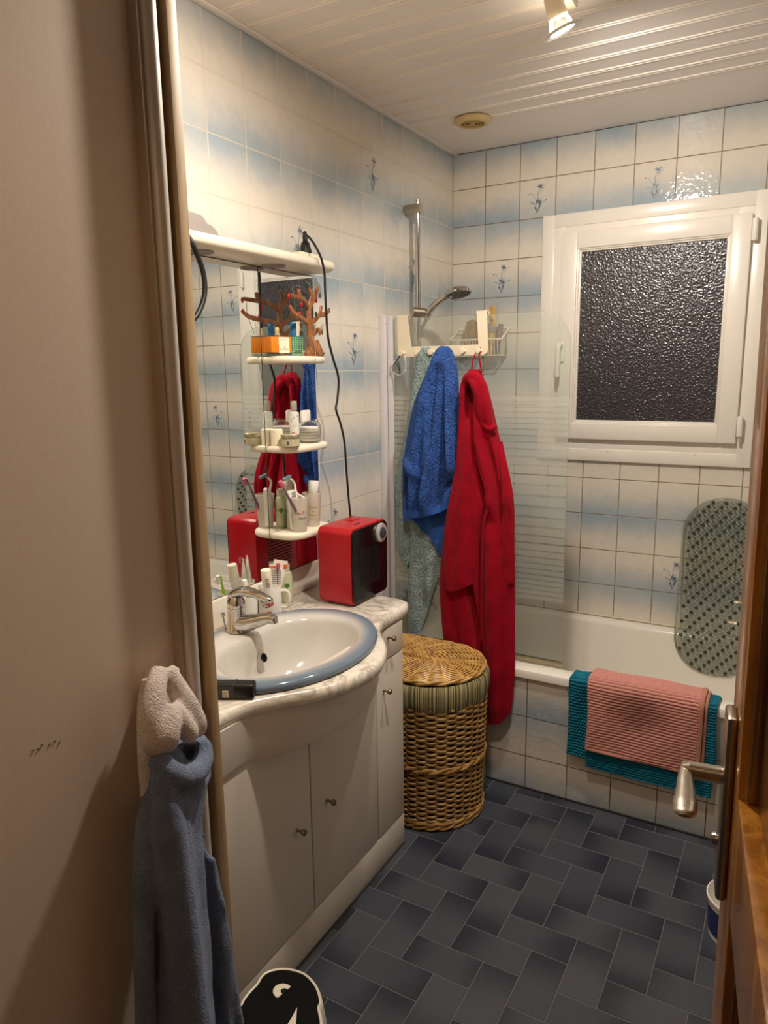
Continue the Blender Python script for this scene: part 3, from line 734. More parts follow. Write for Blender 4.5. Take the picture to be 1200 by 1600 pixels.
def br(mb, pts, r):
    mb.tube([hit(u, v, 'x', X0 + dx) for u, v, dx in pts], r, 8, smooth=4, flat=((1, 0, 0), .55))
mb = MB(); base = Vector((.06, -1.147, z))
br(mb, [(490, 557, 0), (487, 535, 0), (484, 510, 0), (482.5, 490, 0), (484, 475, 0), (487, 462, 0), (483, 450, 0)], [.016, .0135, .0115, .0100, .0085, .0075, .006])
for pts in ([(481, 482, 0), (477, 471, .01), (470, 466, .02), (453, 461, .03)], [(470, 466, .02), (467, 459, .022), (467, 451, .024)], [(481, 504, 0), (470, 496, .02), (459, 489, .03), (453, 478, .034)],
            [(485, 506, 0), (494, 498, .0), (500, 490, .0), (502, 478, .0)], [(499, 492, 0), (508, 491, -.004), (513, 486, -.006)], [(485, 478, 0), (492, 464, .0), (496, 449, .0)], [(485, 527, 0), (492, 520, 0), (498, 515, 0), (501, 523, 0)]):
    br(mb, pts, [.0085, .0078, .007, .006][:len(pts)])
build('trunk', mb, M['treewood'], tr)
mb = MB()
for sx, sy in ((1, .2), (-.5, .9), (-.4, -.9)):
    d = Vector((sx, sy, 0)).normalized(); mb.tube([base + d * .030 + Vector((0, 0, .004)), base + d * .016 + Vector((0, 0, .016)), base + d * .004 + Vector((0, 0, .045))], [.008, .014, .014], 8, smooth=4)
build('foot', mb, M['treewood'], tr)
for (u, v, dx, c) in ((451, 463, .03, 'red'), (471, 476, .018, 'red'), (494, 469, 0, 'red'), (453, 481, .032, 'red'), (468, 491, .02, 'red'), (482, 445, 0, 'd'), (494, 491, 0, 'd'), (500, 461, -.004, 'd'), (503, 519, 0, 'd'), (514, 485, -.006, 'd')):
    mb = MB(); mb.ball(hit(u, v, 'x', X0 + dx), (.0035, .0048, .0085), seg=10); build('leaf', mb, M['red'] if c == 'red' else M['dgreen_p'], tr)
def chain(pts, r): mb = MB(); mb.tube(pts, r, 6, smooth=6); return mb
build('necklace', chain([hit(u, v, 'x', .095) for u, v in ((460, 467), (461, 485), (465, 500), (471, 517))], .0009), M['silver'], None, 'fine silver necklace hanging from a left branch of the jewellery tree', 'necklace')
build('necklace', chain([hit(u, v, 'x', .078) for u, v in ((477, 520), (480, 530), (485, 542), (490, 553))] + [hit(493, 561, 'x', .11), hit(494, 575, 'x', .113), hit(496, 602, 'x', .11)], .0011), M['silver'], None, 'long silver chain draped over the right end of the top mirror shelf', 'necklace')
build('necklace', chain([hit(u, v, 'x', .085) for u, v in ((487, 524), (491, 536), (493, 550), (494, 558))], .0011), plain('pink_beads', (214, 170, 166), .3), None, 'short pink bead necklace against the jewellery tree trunk', 'necklace')

# ---- middle shelf
z = SH[1]
def spray_cap(): return [(.008, .0), (.008, .004), (.0095, .004), (.0095, .03), (.009, .031), (0, .031)]
sp = thing('spray_bottle', 'slim printed spray bottle with silver cap on the middle mirror shelf', 'spray bottle', (.057, -1.258, z))
c = Vector((.057, -1.255, z)); mb = MB(); mb.lathe([(.0125, 0), (.0145, .002), (.0148, .092), (.0135, .096), (.008, .098), (0, .098)], c, 24); build('bottle', mb, plain('pale_printed_plastic', (222, 222, 212), .25, .2, 130), sp)
mb = MB(); mb.lathe(spray_cap(), c + Vector((0, 0, .098)), 20); build('cap', mb, plain('silver_printed_cap', (190, 188, 178), .3, .5, 260, metal=.5), sp)
mb = MB(); f_ = on_cyl(c, .0150, TO_CAM, z)
def blob(f, cx, cy, a, b, n=14): return [f(Vector((cx + a * cos(2 * PI * k / n), cy + b * sin(2 * PI * k / n), 0))) for k in range(n)]
mb.add(blob(f_, .0, .014, .0065, .006), [tuple(range(14))], 0); mb.add(blob(f_, -.004, .034, .006, .004), [tuple(range(14))], 2)
for k in range(5): mb.add(blob(f_, -.008 + .004 * k, .027 + .003 * (k % 2), .003, .0022, 8), [tuple(range(8))], 1)
for k in range(7): mb.add(blob(f_, random.uniform(-.011, .011), random.uniform(.03, .09), .0018, .0025, 8), [tuple(range(8))], 1 + k % 2)
for k in range(2): mb.add([f_(Vector((-.006, .066 - .006 * k, 0))), f_(Vector((.006, .066 - .006 * k, 0))), f_(Vector((.006, .0675 - .006 * k, 0))), f_(Vector((-.006, .0675 - .006 * k, 0)))], [(0, 1, 2, 3)], 1)
build('print', mb, [M['yellow'], M['flower'], M['pink']], sp)
c = Vector((.060, -1.182, z)); jr = thing('glass_jar', 'ribbed clear glass jar of cotton pads on the middle mirror shelf', 'jar', c)
mb = MB(); pr = [(.020, .0005), (.026, 0), (.033, .004), (.0355, .02), (.0355, .045), (.031, .060), (.0275, .064), (.0275, .070), (.0262, .0705)]
mb.grid(lambda i, j: c + Vector((pr[j][0] * (1 + .016 * sin(PI * i / 2) * (2 <= j <= 5)) * cos(2 * PI * i / 120), pr[j][0] * (1 + .016 * sin(PI * i / 2) * (2 <= j <= 5)) * sin(2 * PI * i / 120), pr[j][1])), 120, len(pr), cu=True)
build('glass', mb, M['clear'], jr)
mb = MB(); 
for k in range(5): mb.lathe([(.026, 0), (.030, .002), (.030, .007), (.026, .0085)], c + Vector((random.uniform(-.002, .002), random.uniform(-.002, .002), .006 + .0085 * k)), 20)
build('cotton_pads', mb, M['cotton'], jr)
mb = MB(); mb.box(.030, .040, -1.19, -1.145, z + .062, z + .098, .004, 2, 0, Matrix.Translation((0, 0, 0))); mb2 = MB()
build('cotton_bag', mb, plain('white_film', (246, 240, 226), .35), jr)
c = Vector((.078, -1.305, z)); cj = thing('cream_jar', 'low silver-lidded cream jar at the left of the middle mirror shelf', 'jar', c)
mb = MB(); mb.lathe([(.026, 0), (.0275, .002), (.0275, .022), (.024, .024)], c, 32); build('pot', mb, plain('grey_green_pot', (196, 190, 160), .3, .15, 90), cj)
mb = MB(); mb.lathe([(.0275, .024), (.0282, .025), (.0282, .034), (.027, .0355), (0, .0355)], c, 32); build('lid', mb, plain('pale_metal_lid', (200, 190, 158), .28, metal=.6), cj)
mb = MB(); f_ = on_cyl(c, .0278, TO_CAM, z)
for k in range(4): mb.add([f_(Vector((.002, .006 + .0038 * k, 0))), f_(Vector((.018 - .003 * (k % 2), .006 + .0038 * k, 0))), f_(Vector((.018 - .003 * (k % 2), .0075 + .0038 * k, 0))), f_(Vector((.002, .0075 + .0038 * k, 0)))], [(0, 1, 2, 3)])
mb.add(blob(f_, -.008, .011, .004, .006), [tuple(range(14))]); build('print', mb, M['ink'], cj)
c = Vector((.024, -1.30, z)); mb = MB(); mb.lathe([(.017, 0), (.0185, .002), (.0185, .046), (.017, .048), (0, .048)], c, 28)
cj = build('cream_jar', mb, M['label'], None, 'pale carton-coloured jar behind the low silver-lidded cream jar', 'jar')

# ---- bottom shelf
z = SH[2]
def cup(c, label, lines):
    t_ = thing('tumbler', label, 'cup', c)
    pr = lambda h: .0225 + .0075 * h / .105
    mb = MB(); mb.lathe([(.0205, 0), (.0225, .002)] + [(pr(h), h) for h in (.02, .05, .08, .105)] + [(.0285, .1055)] + [(pr(h) - .0016, h) for h in (.104, .06, .006)] + [(0, .004)], c, 36); build('cup', mb, M['frost'], t_)
    for txt, sz, dx, zz, mt in lines:
        vs, fs = text_geo(txt, sz); mb = MB(); f_ = on_cyl(c, lambda q: pr(q - c.z) + .0006, TO_CAM + .1, c.z + zz); mb.add([f_(p + Vector((dx, 0, 0))) for p in vs], fs); build('lettering', mb, mt, t_)
    return t_
c1 = Vector((.072, -1.268, z)); cup(c1, 'frosted tumbler with brown lettering holding toothbrushes on the lowest shelf', [('Les', .013, -.006, .060, M['ink']), ('P', .018, .011, .060, M['orange_p']), ('Lauzel', .010, .008, .044, M['ink'])])
c2 = Vector((.058, -1.180, z)); cup(c2, 'frosted tumbler holding a white tube at the right of the lowest shelf', [('Crème', .010, 0, .062, M['yellow']), ('&', .008, 0, .050, M['yellow']), ('Mains', .010, 0, .038, M['yellow']), ('manucure', .006, 0, .027, M['yellow'])])
def brush(name, label, p0, p1, hm, bm_, sz=1., bend=(0, 0, 0)):
    d = (p1 - p0); t_ = thing(name, label, 'toothbrush', p0); b_ = Vector(bend)
    mb = MB(); mb.tube([p0, p0 + d * .3 + b_ * .6, p0 + d * .62 + b_, p0 + d * .82 + b_ * .4, p1], [.0032 * sz, .005 * sz, .0042 * sz, .0024 * sz, .0034 * sz], 10, smooth=4); build('handle', mb, hm, t_)
    side = d.cross(Vector((0, 0, 1))).normalized(); side = side if side.x > 0 else -side
    mb = MB(); m4 = Matrix.Translation(p1 - d.normalized() * .010 * sz + Vector((.005, -.004, 0)) * sz) @ along(d); mb.box(-.005 * sz, .005 * sz, -.006 * sz, .006 * sz, -.012 * sz, .012 * sz, .002, 2, 0, m4); build('bristles', mb, bm_, t_)
    return t_
brush('toothbrush', 'mauve toothbrush leaning forward in the front frosted tumbler', c1 + Vector((.012, .014, .006)), hit(437, 752, 'x', .070), M['mauve'], M['pink'])
rz = thing('razor', 'white and blue razor standing in the front frosted tumbler', 'razor', c1 + Vector((-.004, .01, .006)))
mb = MB(); mb.tube([c1 + Vector((0, .012, .006)), c1 + Vector((.004, .030, .085)), hit(463, 770, 'x', .058), hit(460, 755, 'x', .052), hit(452, 747, 'x', .052)], [.004, .0045, .004, .0034, .0034], 10, smooth=5); build('handle', mb, M['lid_white'], rz)
ph = hit(448, 747, 'x', .052); mb = MB(); mb.box(-.005, .005, -.018, .018, -.0045, .0045, .002, 2, 0, Matrix.Translation(ph) @ rot('X', 12)); build('razor_head', mb, plain('grey_blue_plastic', (110, 140, 150), .3), rz)
tb = thing('cream_tube', 'small white printed tube standing in the front frosted tumbler', 'tube', c1 + Vector((-.008, -.004, .006)))
mb = MB(); A = Matrix.Translation(c1 + Vector((-.010, -.006, .008))) @ rot('Z', -35) @ rot('X', 4); mb.box(-.006, .006, -.0155, .0155, 0, .118, .003, 2, 0, A); build('tube', mb, M['lid_white'], tb)
mb = MB()
for k in range(4): mb.box(.0061, .0065, -.004 + .003 * (k % 2), .010, .098 + .005 * k, .1005 + .005 * k, 0, 1, 0, A)
build('print', mb, M['ink'], tb)
tb = thing('hand_cream_tube', 'white capped tube leaning in the right frosted tumbler', 'tube', c2 + Vector((0, .002, .008)))
A = Matrix.Translation(c2 + Vector((.0, -.003, .008))) @ rot('X', -7); mb = MB(); mb.lathe([(.013, 0), (.0155, .004), (.0155, .102), (0, .102)], (0, 0, 0), 24, M4=A); build('tube', mb, plain('pale_printed_tube', (232, 226, 214), .35, .1, 160), tb)
mb = MB(); mb.lathe([(.0158, .102), (.0162, .104), (.0162, .132), (.015, .134), (0, .134)], (0, 0, 0), 24, M4=A); build('cap', mb, M['lid_white'], tb)
mb = MB(); ca = TO_CAM
for k in range(26):
    a = ca + random.uniform(-.9, .9); zz = .082 + random.uniform(-.008, .016); p = A @ Vector((.0158 * cos(a), .0158 * sin(a), zz)); mb.ball(p, random.uniform(.001, .002), seg=6)
build('print', mb, M['ink'], tb)
def tree_logo(mb, f, cx, cy, s, mi=0):
    for dx, dy, r in ((0, .35, .36), (-.3, .18, .3), (.3, .18, .3), (0, .05, .34), (-.15, .5, .22), (.18, .5, .24)): mb.add([f(Vector((cx + s * (dx + r * cos(2 * PI * k / 10)), cy + s * (dy + r * sin(2 * PI * k / 10)), 0))) for k in range(10)], [tuple(range(10))], mi)
    mb.add([f(Vector((cx + s * a, cy + s * b, 0))) for a, b in ((-.06, .1), (.06, .1), (.08, -.6), (-.08, -.6))], [(0, 1, 2, 3)], mi)
    for k in range(3):
        y0 = cy - s * (.75 + .28 * k); wd_ = s * (.6, .5, .42)[k]
        mb.add([f(Vector((cx + a, y0 + b, 0))) for a, b in ((-wd_, 0), (wd_, 0), (wd_, s * .12), (-wd_, s * .12))], [(0, 1, 2, 3)], mi)
def tree_bottle(c, label, hgt, both):
    t_ = thing('toiletry_bottle', label, 'bottle', c); R = .0175
    mb = MB(); mb.lathe([(R - .002, 0), (R, .002), (R, hgt - .012), (R - .004, hgt - .002), (.009, hgt), (0, hgt)], c, 28); build('bottle', mb, M['frost_g'], t_)
    mb = MB(); mb.lathe([(.0105, hgt), (.0105, hgt + .022), (.0095, hgt + .023), (0, hgt + .023)], c, 20); build('cap', mb, M['frost_g'], t_)
    mb = MB()
    for a in ((TO_CAM, PI - TO_CAM) if both else (TO_CAM,)): tree_logo(mb, on_cyl(c, R + .0005, a, c.z), 0, hgt * .54, .0145)
    build('print', mb, M['green_p'], t_)
tree_bottle(Vector((.028, -1.245, z)), 'pale green bottle with a tree print behind the lowest shelf tumblers', .098, True)

# ---- on the worktop
z = CZ + .0004
c = Vector((.058, -1.405, z)); R = .0345
mg = thing('toothbrush_mug', 'white mug with a colourful print holding tubes, behind the basin rim', 'mug', c)
mb = MB(); mb.lathe([(R - .004, 0), (R - .0005, .002), (R, .006), (R, .084), (R - .0005, .086), (R - .0025, .085), (R - .003, .08), (R - .003, .006), (0, .005)], c, 40); build('cup', mb, M['lid_white'], mg)
ha = .45; hx = Vector((cos(ha), sin(ha), 0)); mb = MB(); mb.tube([c + hx * (R - .002) + Vector((0, 0, .07)), c + hx * (R + .018) + Vector((0, 0, .068)), c + hx * (R + .023) + Vector((0, 0, .045)), c + hx * (R + .016) + Vector((0, 0, .022)), c + hx * (R - .002) + Vector((0, 0, .02))], .0048, 10, smooth=6); build('handle', mb, M['lid_white'], mg)
mb = MB(); f_ = on_cyl(c, R + .0006, TO_CAM - .45, c.z)
for (a, b, ra, rb, m_) in ((0, .06, .011, .0085, 2), (.004, .036, .014, .0085, 0), (-.010, .046, .006, .004, 2), (.004, .06, .004, .004, 1), (.012, .014, .009, .003, 3)): mb.add(blob(f_, a, b, ra, rb), [tuple(range(14))], m_)
for k in range(16): mb.add(blob(on_cyl(c, R + .0009, TO_CAM - .45, c.z), random.uniform(-.008, .016), random.uniform(.03, .043), .0018, .0018, 8), [tuple(range(8))], (1, 4)[k % 2])
mb.add([f_(Vector(q)) for q in ((.018, .032, 0), (.027, .036, 0), (.024, .056, 0), (.017, .05, 0))], [(0, 1, 2, 3)], 0)
build('print', mb, [plain('red_print', (196, 80, 70), .4), M['ink'], plain('blue_grey_print', (120, 140, 150), .4), M['orange_p'], M['lid_white']], mg)
tb = thing('roll_on_tube', 'white round capped tube leaning left in the printed mug', 'tube', c + Vector((0, 0, .006)))
A = Matrix.Translation(c + Vector((.008, -.009, .008))) @ rot('X', 9) @ rot('Y', 2); mb = MB(); mb.lathe([(.012, 0), (.0145, .003), (.0145, .095), (0, .095)], (0, 0, 0), 24, M4=A); build('tube', mb, M['lid_white'], tb)
mb = MB(); mb.lathe([(.0148, .096), (.0148, .134), (.0138, .136), (0, .136)], (0, 0, 0), 24, M4=A); build('cap', mb, plain('ivory_plastic', (244, 236, 214), .4), tb)
mb = MB()
for k in range(5):
    z0_ = .086 + .006 * k; n = 6; mb.add([A @ Vector(((.01485 if z0_ < .096 else .0151) * cos(ca + .5 - .8 * q / n), (.01485 if z0_ < .096 else .0151) * sin(ca + .5 - .8 * q / n), z0_ + dz)) for dz in (0, .003) for q in range(n + 1)], [(q, q + 1, q + n + 2, q + n + 1) for q in range(n)])
build('print', mb, plain('mauve_print', (150, 110, 110), .5), tb)
def paste(at, label, yaw, tilt, hgt, bars):
    t_ = thing('toothpaste_tube', label, 'toothpaste', at); A = Matrix.Translation(at) @ rot('Z', yaw) @ rot('X', tilt)
    mb = MB(); n = 24; rows = [(.011, .011, 0), (.0145, .0135, .02), (.018, .010, .07), (.0205, .0035, hgt - .012), (.021, .0012, hgt - .008), (.021, .0012, hgt)]
    mb.grid(lambda i, j: A @ Vector((rows[j][1] * cos(2 * PI * i / n), rows[j][0] * sin(2 * PI * i / n), rows[j][2])), n, len(rows), cu=True)
    mb.f.append(tuple(range(n))); mb.mi.append(0); mb.f.append(tuple((len(rows) - 1) * n + i for i in range(n))); mb.mi.append(0)
    build('tube', mb, plain('white_laminate_tube', (240, 232, 220), .35), t_)
    for kk, nm in ((0, 'colour_print'), (1, 'small_print')):
        mb = MB()
        for y0, y1, z0, z1, k in bars:
            if k == kk: mb.box(.0036 + .012 * max(0, (hgt - z1) / hgt), .0044 + .012 * max(0, (hgt - z1) / hgt), y0, y1, z0, z1, 0, 1, 0, A)
        if mb.v: build(nm, mb, (M['orange_p'], M['ink'])[kk], t_)
bars1 = [(-.014, .015, .122 - .0055 * k, .1230 - .0055 * k, 1) for k in range(8)] + [(-.018, -.002, .130, .134, 0)]
paste(c + Vector((.004, .012, .008)), 'white toothpaste tube with fine text, right front of the printed mug', -48, -5, .140, bars1)
paste(c + Vector((-.010, .017, .008)), 'white and orange toothpaste tube at the back of the printed mug', -46, -13, .150, [(.0, .020, .128, .140, 0), (-.013, -.004, .10, .102, 1)])
brush('toothbrush', 'teal and pink toothbrush standing at the front of the printed mug', c + Vector((.016, .010, .008)), hit(434, 880, 'x', .075), M['teal_tooth'], M['pink'], .8)
tree_bottle(Vector((.034, -1.292, z)), 'frosted bottle with a green tree print right of the printed mug', .098, False)
hc = Vector((.048, hit(389, 940, 'x', .048).y, z)); hd = thing('tooth_glass', 'small white beaker behind the mixer tap', 'beaker', hc)
mb = MB(); mb.lathe([(.020, 0), (.0225, .002), (.0245, .075), (.0235, .0755), (.0215, .006), (0, .005)], hc, 28); build('cup', mb, M['lid_white'], hd)
brush('toothbrush', 'lime green child toothbrush in the white beaker behind the tap', hc + Vector((.008, .006, .006)), hc + Vector((.002, -.020, .128)), M['lime'], M['lid_white'], 1.1)
mb = MB(); mb.lathe([(.016, 0), (.018, .003), (.018, .045), (.012, .06), (.006, .066), (.006, .078), (0, .079)], (.034, -1.715, z), 20)
build('soap_bottle', mb, M['yellow'], None, 'small yellow bottle behind the basin, left of the tap', 'bottle')
# black shaver / remote lying on the worktop
rm = thing('hair_clipper', 'black rectangular device on the worktop front beside the basin rim', 'device', (.345, -1.90, z))
A = Matrix.Translation((.386, -1.868, z)) @ rot('Z', 27)
mb = MB(); mb.box(-.15, .0, -.017, .017, .0, .034, .006, 3, 0, A); build('casing', mb, M['black'], rm)
mb = MB(); mb.box(-.15, -.046, -.0176, -.0168, .004, .030, 0, 1, 0, A); mb.box(-.046, -.043, -.0176, .0176, .003, .0346, 0, 1, 0, A); build('side_panel', mb, plain('dark_grey_panel', (50, 50, 54), .4), rm)
mb = MB(); mb.box(-.068, -.055, -.0181, -.0174, .006, .022, 0, 1, 0, A); build('sticker', mb, M['label'], rm)
mb = MB()
for k in range(4): mb.box(-.066, -.057, -.0184, -.0180, .0085 + .003 * k, .0097 + .003 * k, 0, 1, 0, A)
build('print', mb, M['ink'], rm)
# fan heater
hx0, hx1, hy0, hy1, hz0, hz1 = .128, .252, -1.255, -1.041, z + .0025, 1.03
ht = thing('fan_heater', 'red box fan heater with black grille on the worktop end', 'heater', (.19, -1.148, z))
def rr_poly(a0, a1, b0, b1, r, n=6):
    p = []
    for cx, cy, s_ in ((a1 - r, b1 - r, 0), (a0 + r, b1 - r, 1), (a0 + r, b0 + r, 2), (a1 - r, b0 + r, 3)):
        for k in range(n + 1): a = PI / 2 * (s_ + k / n); p.append((cx + r * cos(a), cy + r * sin(a)))
    return p
YZX = Matrix(((0, 0, 1, 0), (1, 0, 0, 0), (0, 1, 0, 0), (0, 0, 0, 1)))      # local (a, b, c) -> (y, z, x)
mb = MB(); mb.prism(rr_poly(hy0, hy1, hz0, hz1, .022), hx0, hx1 - .006, .003, M4=YZX); build('casing', mb, M['red'], ht, sharp=30)
mb = MB(); mb.prism(rr_poly(hy0 + .004, hy1 - .004, hz0 + .004, hz1 - .004, .020), hx1 - .006, hx1, .002, M4=YZX)
gl_ = build('front_panel', mb, plain('gloss_black_panel', (9, 9, 10), .2, spec=.35), ht, sharp=30)
mb = MB()
for k in range(11): mb.box(hx1 - .001, hx1 + .0018, hy0 + .045 + .011 * k, hy0 + .0485 + .011 * k, hz0 + .05, hz1 - .07, .0005)
build('grille', mb, plain('black_gloss_bars', (30, 30, 32), .2), gl_)
dy, dz = hy1 - .048, hz1 - .038
mb = MB(); mb.lathe([(.0165, .0), (.030, .0), (.031, .003), (.030, .007), (.025, .0095), (.018, .0095), (.0165, .006)], (hx1, dy, dz), 36, M4=rot('Y', 90), cap=False)
dl = build('control_ring', mb, plain('silver_ring', (206, 206, 208), .3, .02, metal=.5), ht)
mb = MB(); mb.lathe([(.0165, 0), (.0165, .006), (.0145, .013), (.010, .016), (0, .0165)], (hx1, dy, dz), 28, M4=rot('Y', 90)); build('dial', mb, plain('smoked_dial', (70, 74, 80), .12, metal=.5), dl)
for k in range(4):
    mb = MB(); a = PI / 2 * k; mb.box(hx1 + .0085, hx1 + .0095, dy + .0235 * cos(a) - .0012, dy + .0235 * cos(a) + .0012, dz + .0235 * sin(a) - .0012, dz + .0235 * sin(a) + .0012); build('mark', mb, M['ink'], dl)
mb = MB()
for k in range(12): mb.box(hx0 - .0012, hx0 + .001, hy0 + .06, hy1 - .03, hz0 + .06 + .0105 * k, hz0 + .064 + .0105 * k)
mb.box(hx0 - .0012, hx0 + .001, hy0 + .03, hy0 + .07, hz1 - .05, hz1 - .03); build('rear_vent', mb, M['dark'], ht)
mb = MB(); mb.box(hx0 + .02, hx0 + .05, hy1 - .09, hy1 - .045, hz1 - .0005, hz1 + .0018, .001); build('top_grip', mb, M['red'], ht); mb = MB(); mb.box(hx0 + .085, hx0 + .09, hy0 + .075, hy0 + .10, hz1 - .0005, hz1 + .0015, .0005); build('top_slot', mb, M['dark'], ht)
for a in (hx0 + .02, hx1 - .03):
    for b in (hy0 + .03, hy1 - .03): mb = MB(); mb.lathe([(.008, 0), (.008, .0035)], (a, b, z), 12); build('foot', mb, M['rubber'], ht)

# ------------------------------------------------------------------ bath
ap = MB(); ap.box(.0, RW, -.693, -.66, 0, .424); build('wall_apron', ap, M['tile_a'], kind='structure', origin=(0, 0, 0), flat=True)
mb = MB(); BX0, BX1, BY0, BY1 = .001, RW - .001, -.703, -.001
def rrect(x0, x1, y0, y1, r, z, n=8):
    p = []
    for cx, cy, s_ in ((x1 - r, y1 - r, 0), (x0 + r, y1 - r, 1), (x0 + r, y0 + r, 2), (x1 - r, y0 + r, 3)):
        for k in range(n + 1): a = PI / 2 * (s_ + k / n); p.append(Vector((cx + r * cos(a), cy + r * sin(a), z)))
    return p
L = [rrect(BX0, BX1, BY0, BY1, .006, .426), rrect(BX0, BX1, BY0, BY1, .006, .446), rrect(BX0 + .003, BX1 - .003, BY0 + .003, BY1 - .003, .006, .453), rrect(BX0 + .01, BX1 - .01, BY0 + .01, BY1 - .01, .01, .456),
     rrect(.085, RW - .085, -.637, -.052, .09, .456), rrect(.093, RW - .095, -.628, -.060, .095, .452), rrect(.10, RW - .105, -.622, -.066, .10, .44), rrect(.14, RW - .22, -.60, -.09, .12, .16), rrect(.17, RW - .27, -.57, -.12, .12, .09), rrect(.25, RW - .36, -.50, -.19, .10, .075)]
mb.grid(lambda i, j: L[j][i], len(L[0]), len(L), cu=True); mb.f.append(tuple((len(L) - 1) * len(L[0]) + i for i in range(len(L[0])))); mb.mi.append(0)
build('bathtub', mb, M['enamel'], None, 'white enamel bathtub behind the tiled apron under the window', 'bathtub', sharp=40)
mb = MB(); mb.box(.001, RW - .001, -.006, -.0005, .4562, .461, .002)
build('trim_7', mb, M['cream'], kind='structure')
mb = MB(); mb.box(.47, RW - .001, -.6985, -.6935, .4238, .4262)
build('trim_6', mb, M['grime_and_shade'], kind='structure')

# shower screen
sc = thing('shower_screen', 'clear glass bath screen with etched stripes and white wall profile', 'bath screen', (.36, -.62, .457))
mb = MB(); g = [(.030, .466), (.709, .466), (.706, 1.55)]
for k in range(1, 13): a = PI / 2 * k / 12; g.append((.595 + .111 * cos(a), 1.564 + .113 * sin(a)))
g.append((.030, 1.682))
mb.prism(g, -.003, .003, .0008, 1, M4=Matrix(((1, 0, 0, 0), (0, 0, -1, -.62), (0, 1, 0, 0), (0, 0, 0, 1)))); build('glass', mb, M['screen'], sc, flat=True)
mb = MB(); mb.box(.0, .024, -.648, -.612, .4575, 1.695, .003); build('wall_profile', mb, M['lilac'], sc)
mb = MB(); mb.lathe([(0, .0), (.006, .0), (.005, .003), (0, .004)], (.024, -.63, 1.665), 12, M4=rot('Y', 90)); build('screw_cap', mb, M['alu'], sc)
mb = MB(); mb.box(.0255, .047, -.632, -.608, .4575, 1.69, .004); build('pivot_profile', mb, M['lilac'], sc)
mb = MB(); mb.box(.05, .715, -.626, -.614, .4565, .468, .002); mb.box(.05, .713, -.6235, -.6165, .468, .478, .001); build('bottom_seal', mb, see_through('clear_seal', (226, 216, 190), (210, 196, 164), lambda t: t.m('ADD', .55, 0.), .1), sc)
mb = MB(); mb.box(.30, .714, -.6265, -.6258, .4757, .4785); build('seal_grime', mb, M['grime_and_shade'], sc)

# shower rail, hand shower, hose
RXr, RYr = .052, -.432
sr = thing('shower_rail', 'chrome shower rail on the tiled wall above the bath', 'shower rail', (RXr, RYr, 1.2))
mb = MB(); mb.tube([(RXr, RYr, 1.20), (RXr, RYr, 2.125)], .0115, 20); build('rail', mb, M['chrome'], sr)
for zz in (2.092, 1.225):
    mb = MB(); mb.tube([(.001, RYr - .004, zz), (RXr + .016, RYr - .004, zz)], .0185, 24); build('wall_bracket', mb, M['nickel'], sr)
mb = MB(); mb.tube([(RXr - .012, RYr - .022, 1.716), (RXr + .022, RYr + .012, 1.712)], .019, 18); mb.tube([(RXr + .018, RYr + .006, 1.712), (RXr + .036, RYr + .012, 1.712)], .0145, 18); build('slider', mb, M['nickel'], sr)
hsx = Vector((RXr + .036, RYr + .012, 1.712)); hp = Vector((.205, -.40, 1.782))
hs = thing('hand_shower', 'chrome hand shower with dark round spray face on the rail slider', 'hand shower', hsx)
mb = MB(); mb.tube([hsx + Vector((-.004, 0, -.024)), hsx + Vector((.012, .002, .012)), hsx + Vector((.06, .01, .05)), hsx + Vector((.085, .014, .062)), hp + Vector((-.025, 0, .006))], [.0105, .0135, .0125, .014, .016], 16, smooth=5); build('handle', mb, M['chrome'], hs)
hm4 = along((.22, -.12, -1))
mb = MB(); mb.lathe([(0, -.02), (.028, -.017), (.046, -.008), (.0515, .003), (.0505, .009), (.048, .010)], hp, 36, M4=hm4, cap=False); build('head', mb, M['chrome'], hs)
mb = MB(); mb.lathe([(.0, .0112), (.03, .0112), (.048, .0095)], hp, 36, M4=hm4, cap=False); fc = build('spray_face', mb, plain('dark_grey_face', (58, 58, 60), .35), hs)
mb = MB()
for r_, n in ((.010, 6), (.022, 12), (.034, 18), (.042, 22)):
    for k in range(n): p = Vector(hp) + hm4 @ Vector((r_ * cos(2 * PI * k / n), r_ * sin(2 * PI * k / n), .0112)); mb.ball(p, .0018, seg=6)
build('nozzles', mb, plain('grey_nozzle', (150, 150, 148), .5), fc)
o_ = build('shower_hose', (lambda m_: m_)(MB()), M['chrome']) if False else None
mb = MB(); pth, _ = catmull([hsx + Vector((-.006, -.002, -.026)), Vector((.07, RYr - .02, 1.62)), Vector((.058, RYr - .026, 1.45)), Vector((.06, RYr - .02, 1.0)), Vector((.09, RYr + .01, .62)), Vector((.10, -.36, .50))], [0] * 6, 40)
mb.tube(pth, [.0072 if i % 2 else .0060 for i in range(len(pth))], 10); build('shower_hose', mb, M['nickel'], None, 'ribbed metal hose hanging beside the shower rail', 'hose')

# wire caddy on the back wall with its contents
CA0, CA1, CAY = .035, .268, -.115; zr, zb, zw = 1.618, 1.552, 1.668
wc = thing('wire_caddy', 'white wire caddy fixed to the back wall tiles beside the shower', 'caddy', (.15, -.05, zb))
mb = MB(); mb.tube([(CA0, -.004, zw), (CA0, CAY + .015, zr), (CA0 + .015, CAY, zr), (CA1 - .015, CAY, zr), (CA1, CAY + .015, zr), (CA1, -.004, zw)], .0045, 8); mb.tube([(CA0, -.004, zw), (CA1, -.004, zw)], .004, 8); build('rim', mb, M['cream_w'], wc)
mb = MB()
mb.tube([(CA0 + .01, -.006, zb), (CA0 + .01, CAY + .01, zb), (CA1 - .01, CAY + .01, zb), (CA1 - .01, -.006, zb)], .0022, 6, closed=True)
for k in range(16): x = CA0 + .012 + (CA1 - CA0 - .024) * k / 15; mb.tube([(x, CAY, zr), (x, CAY + .008, zb), (x, -.006, zb), (x, -.004, zw)], .0014, 5)
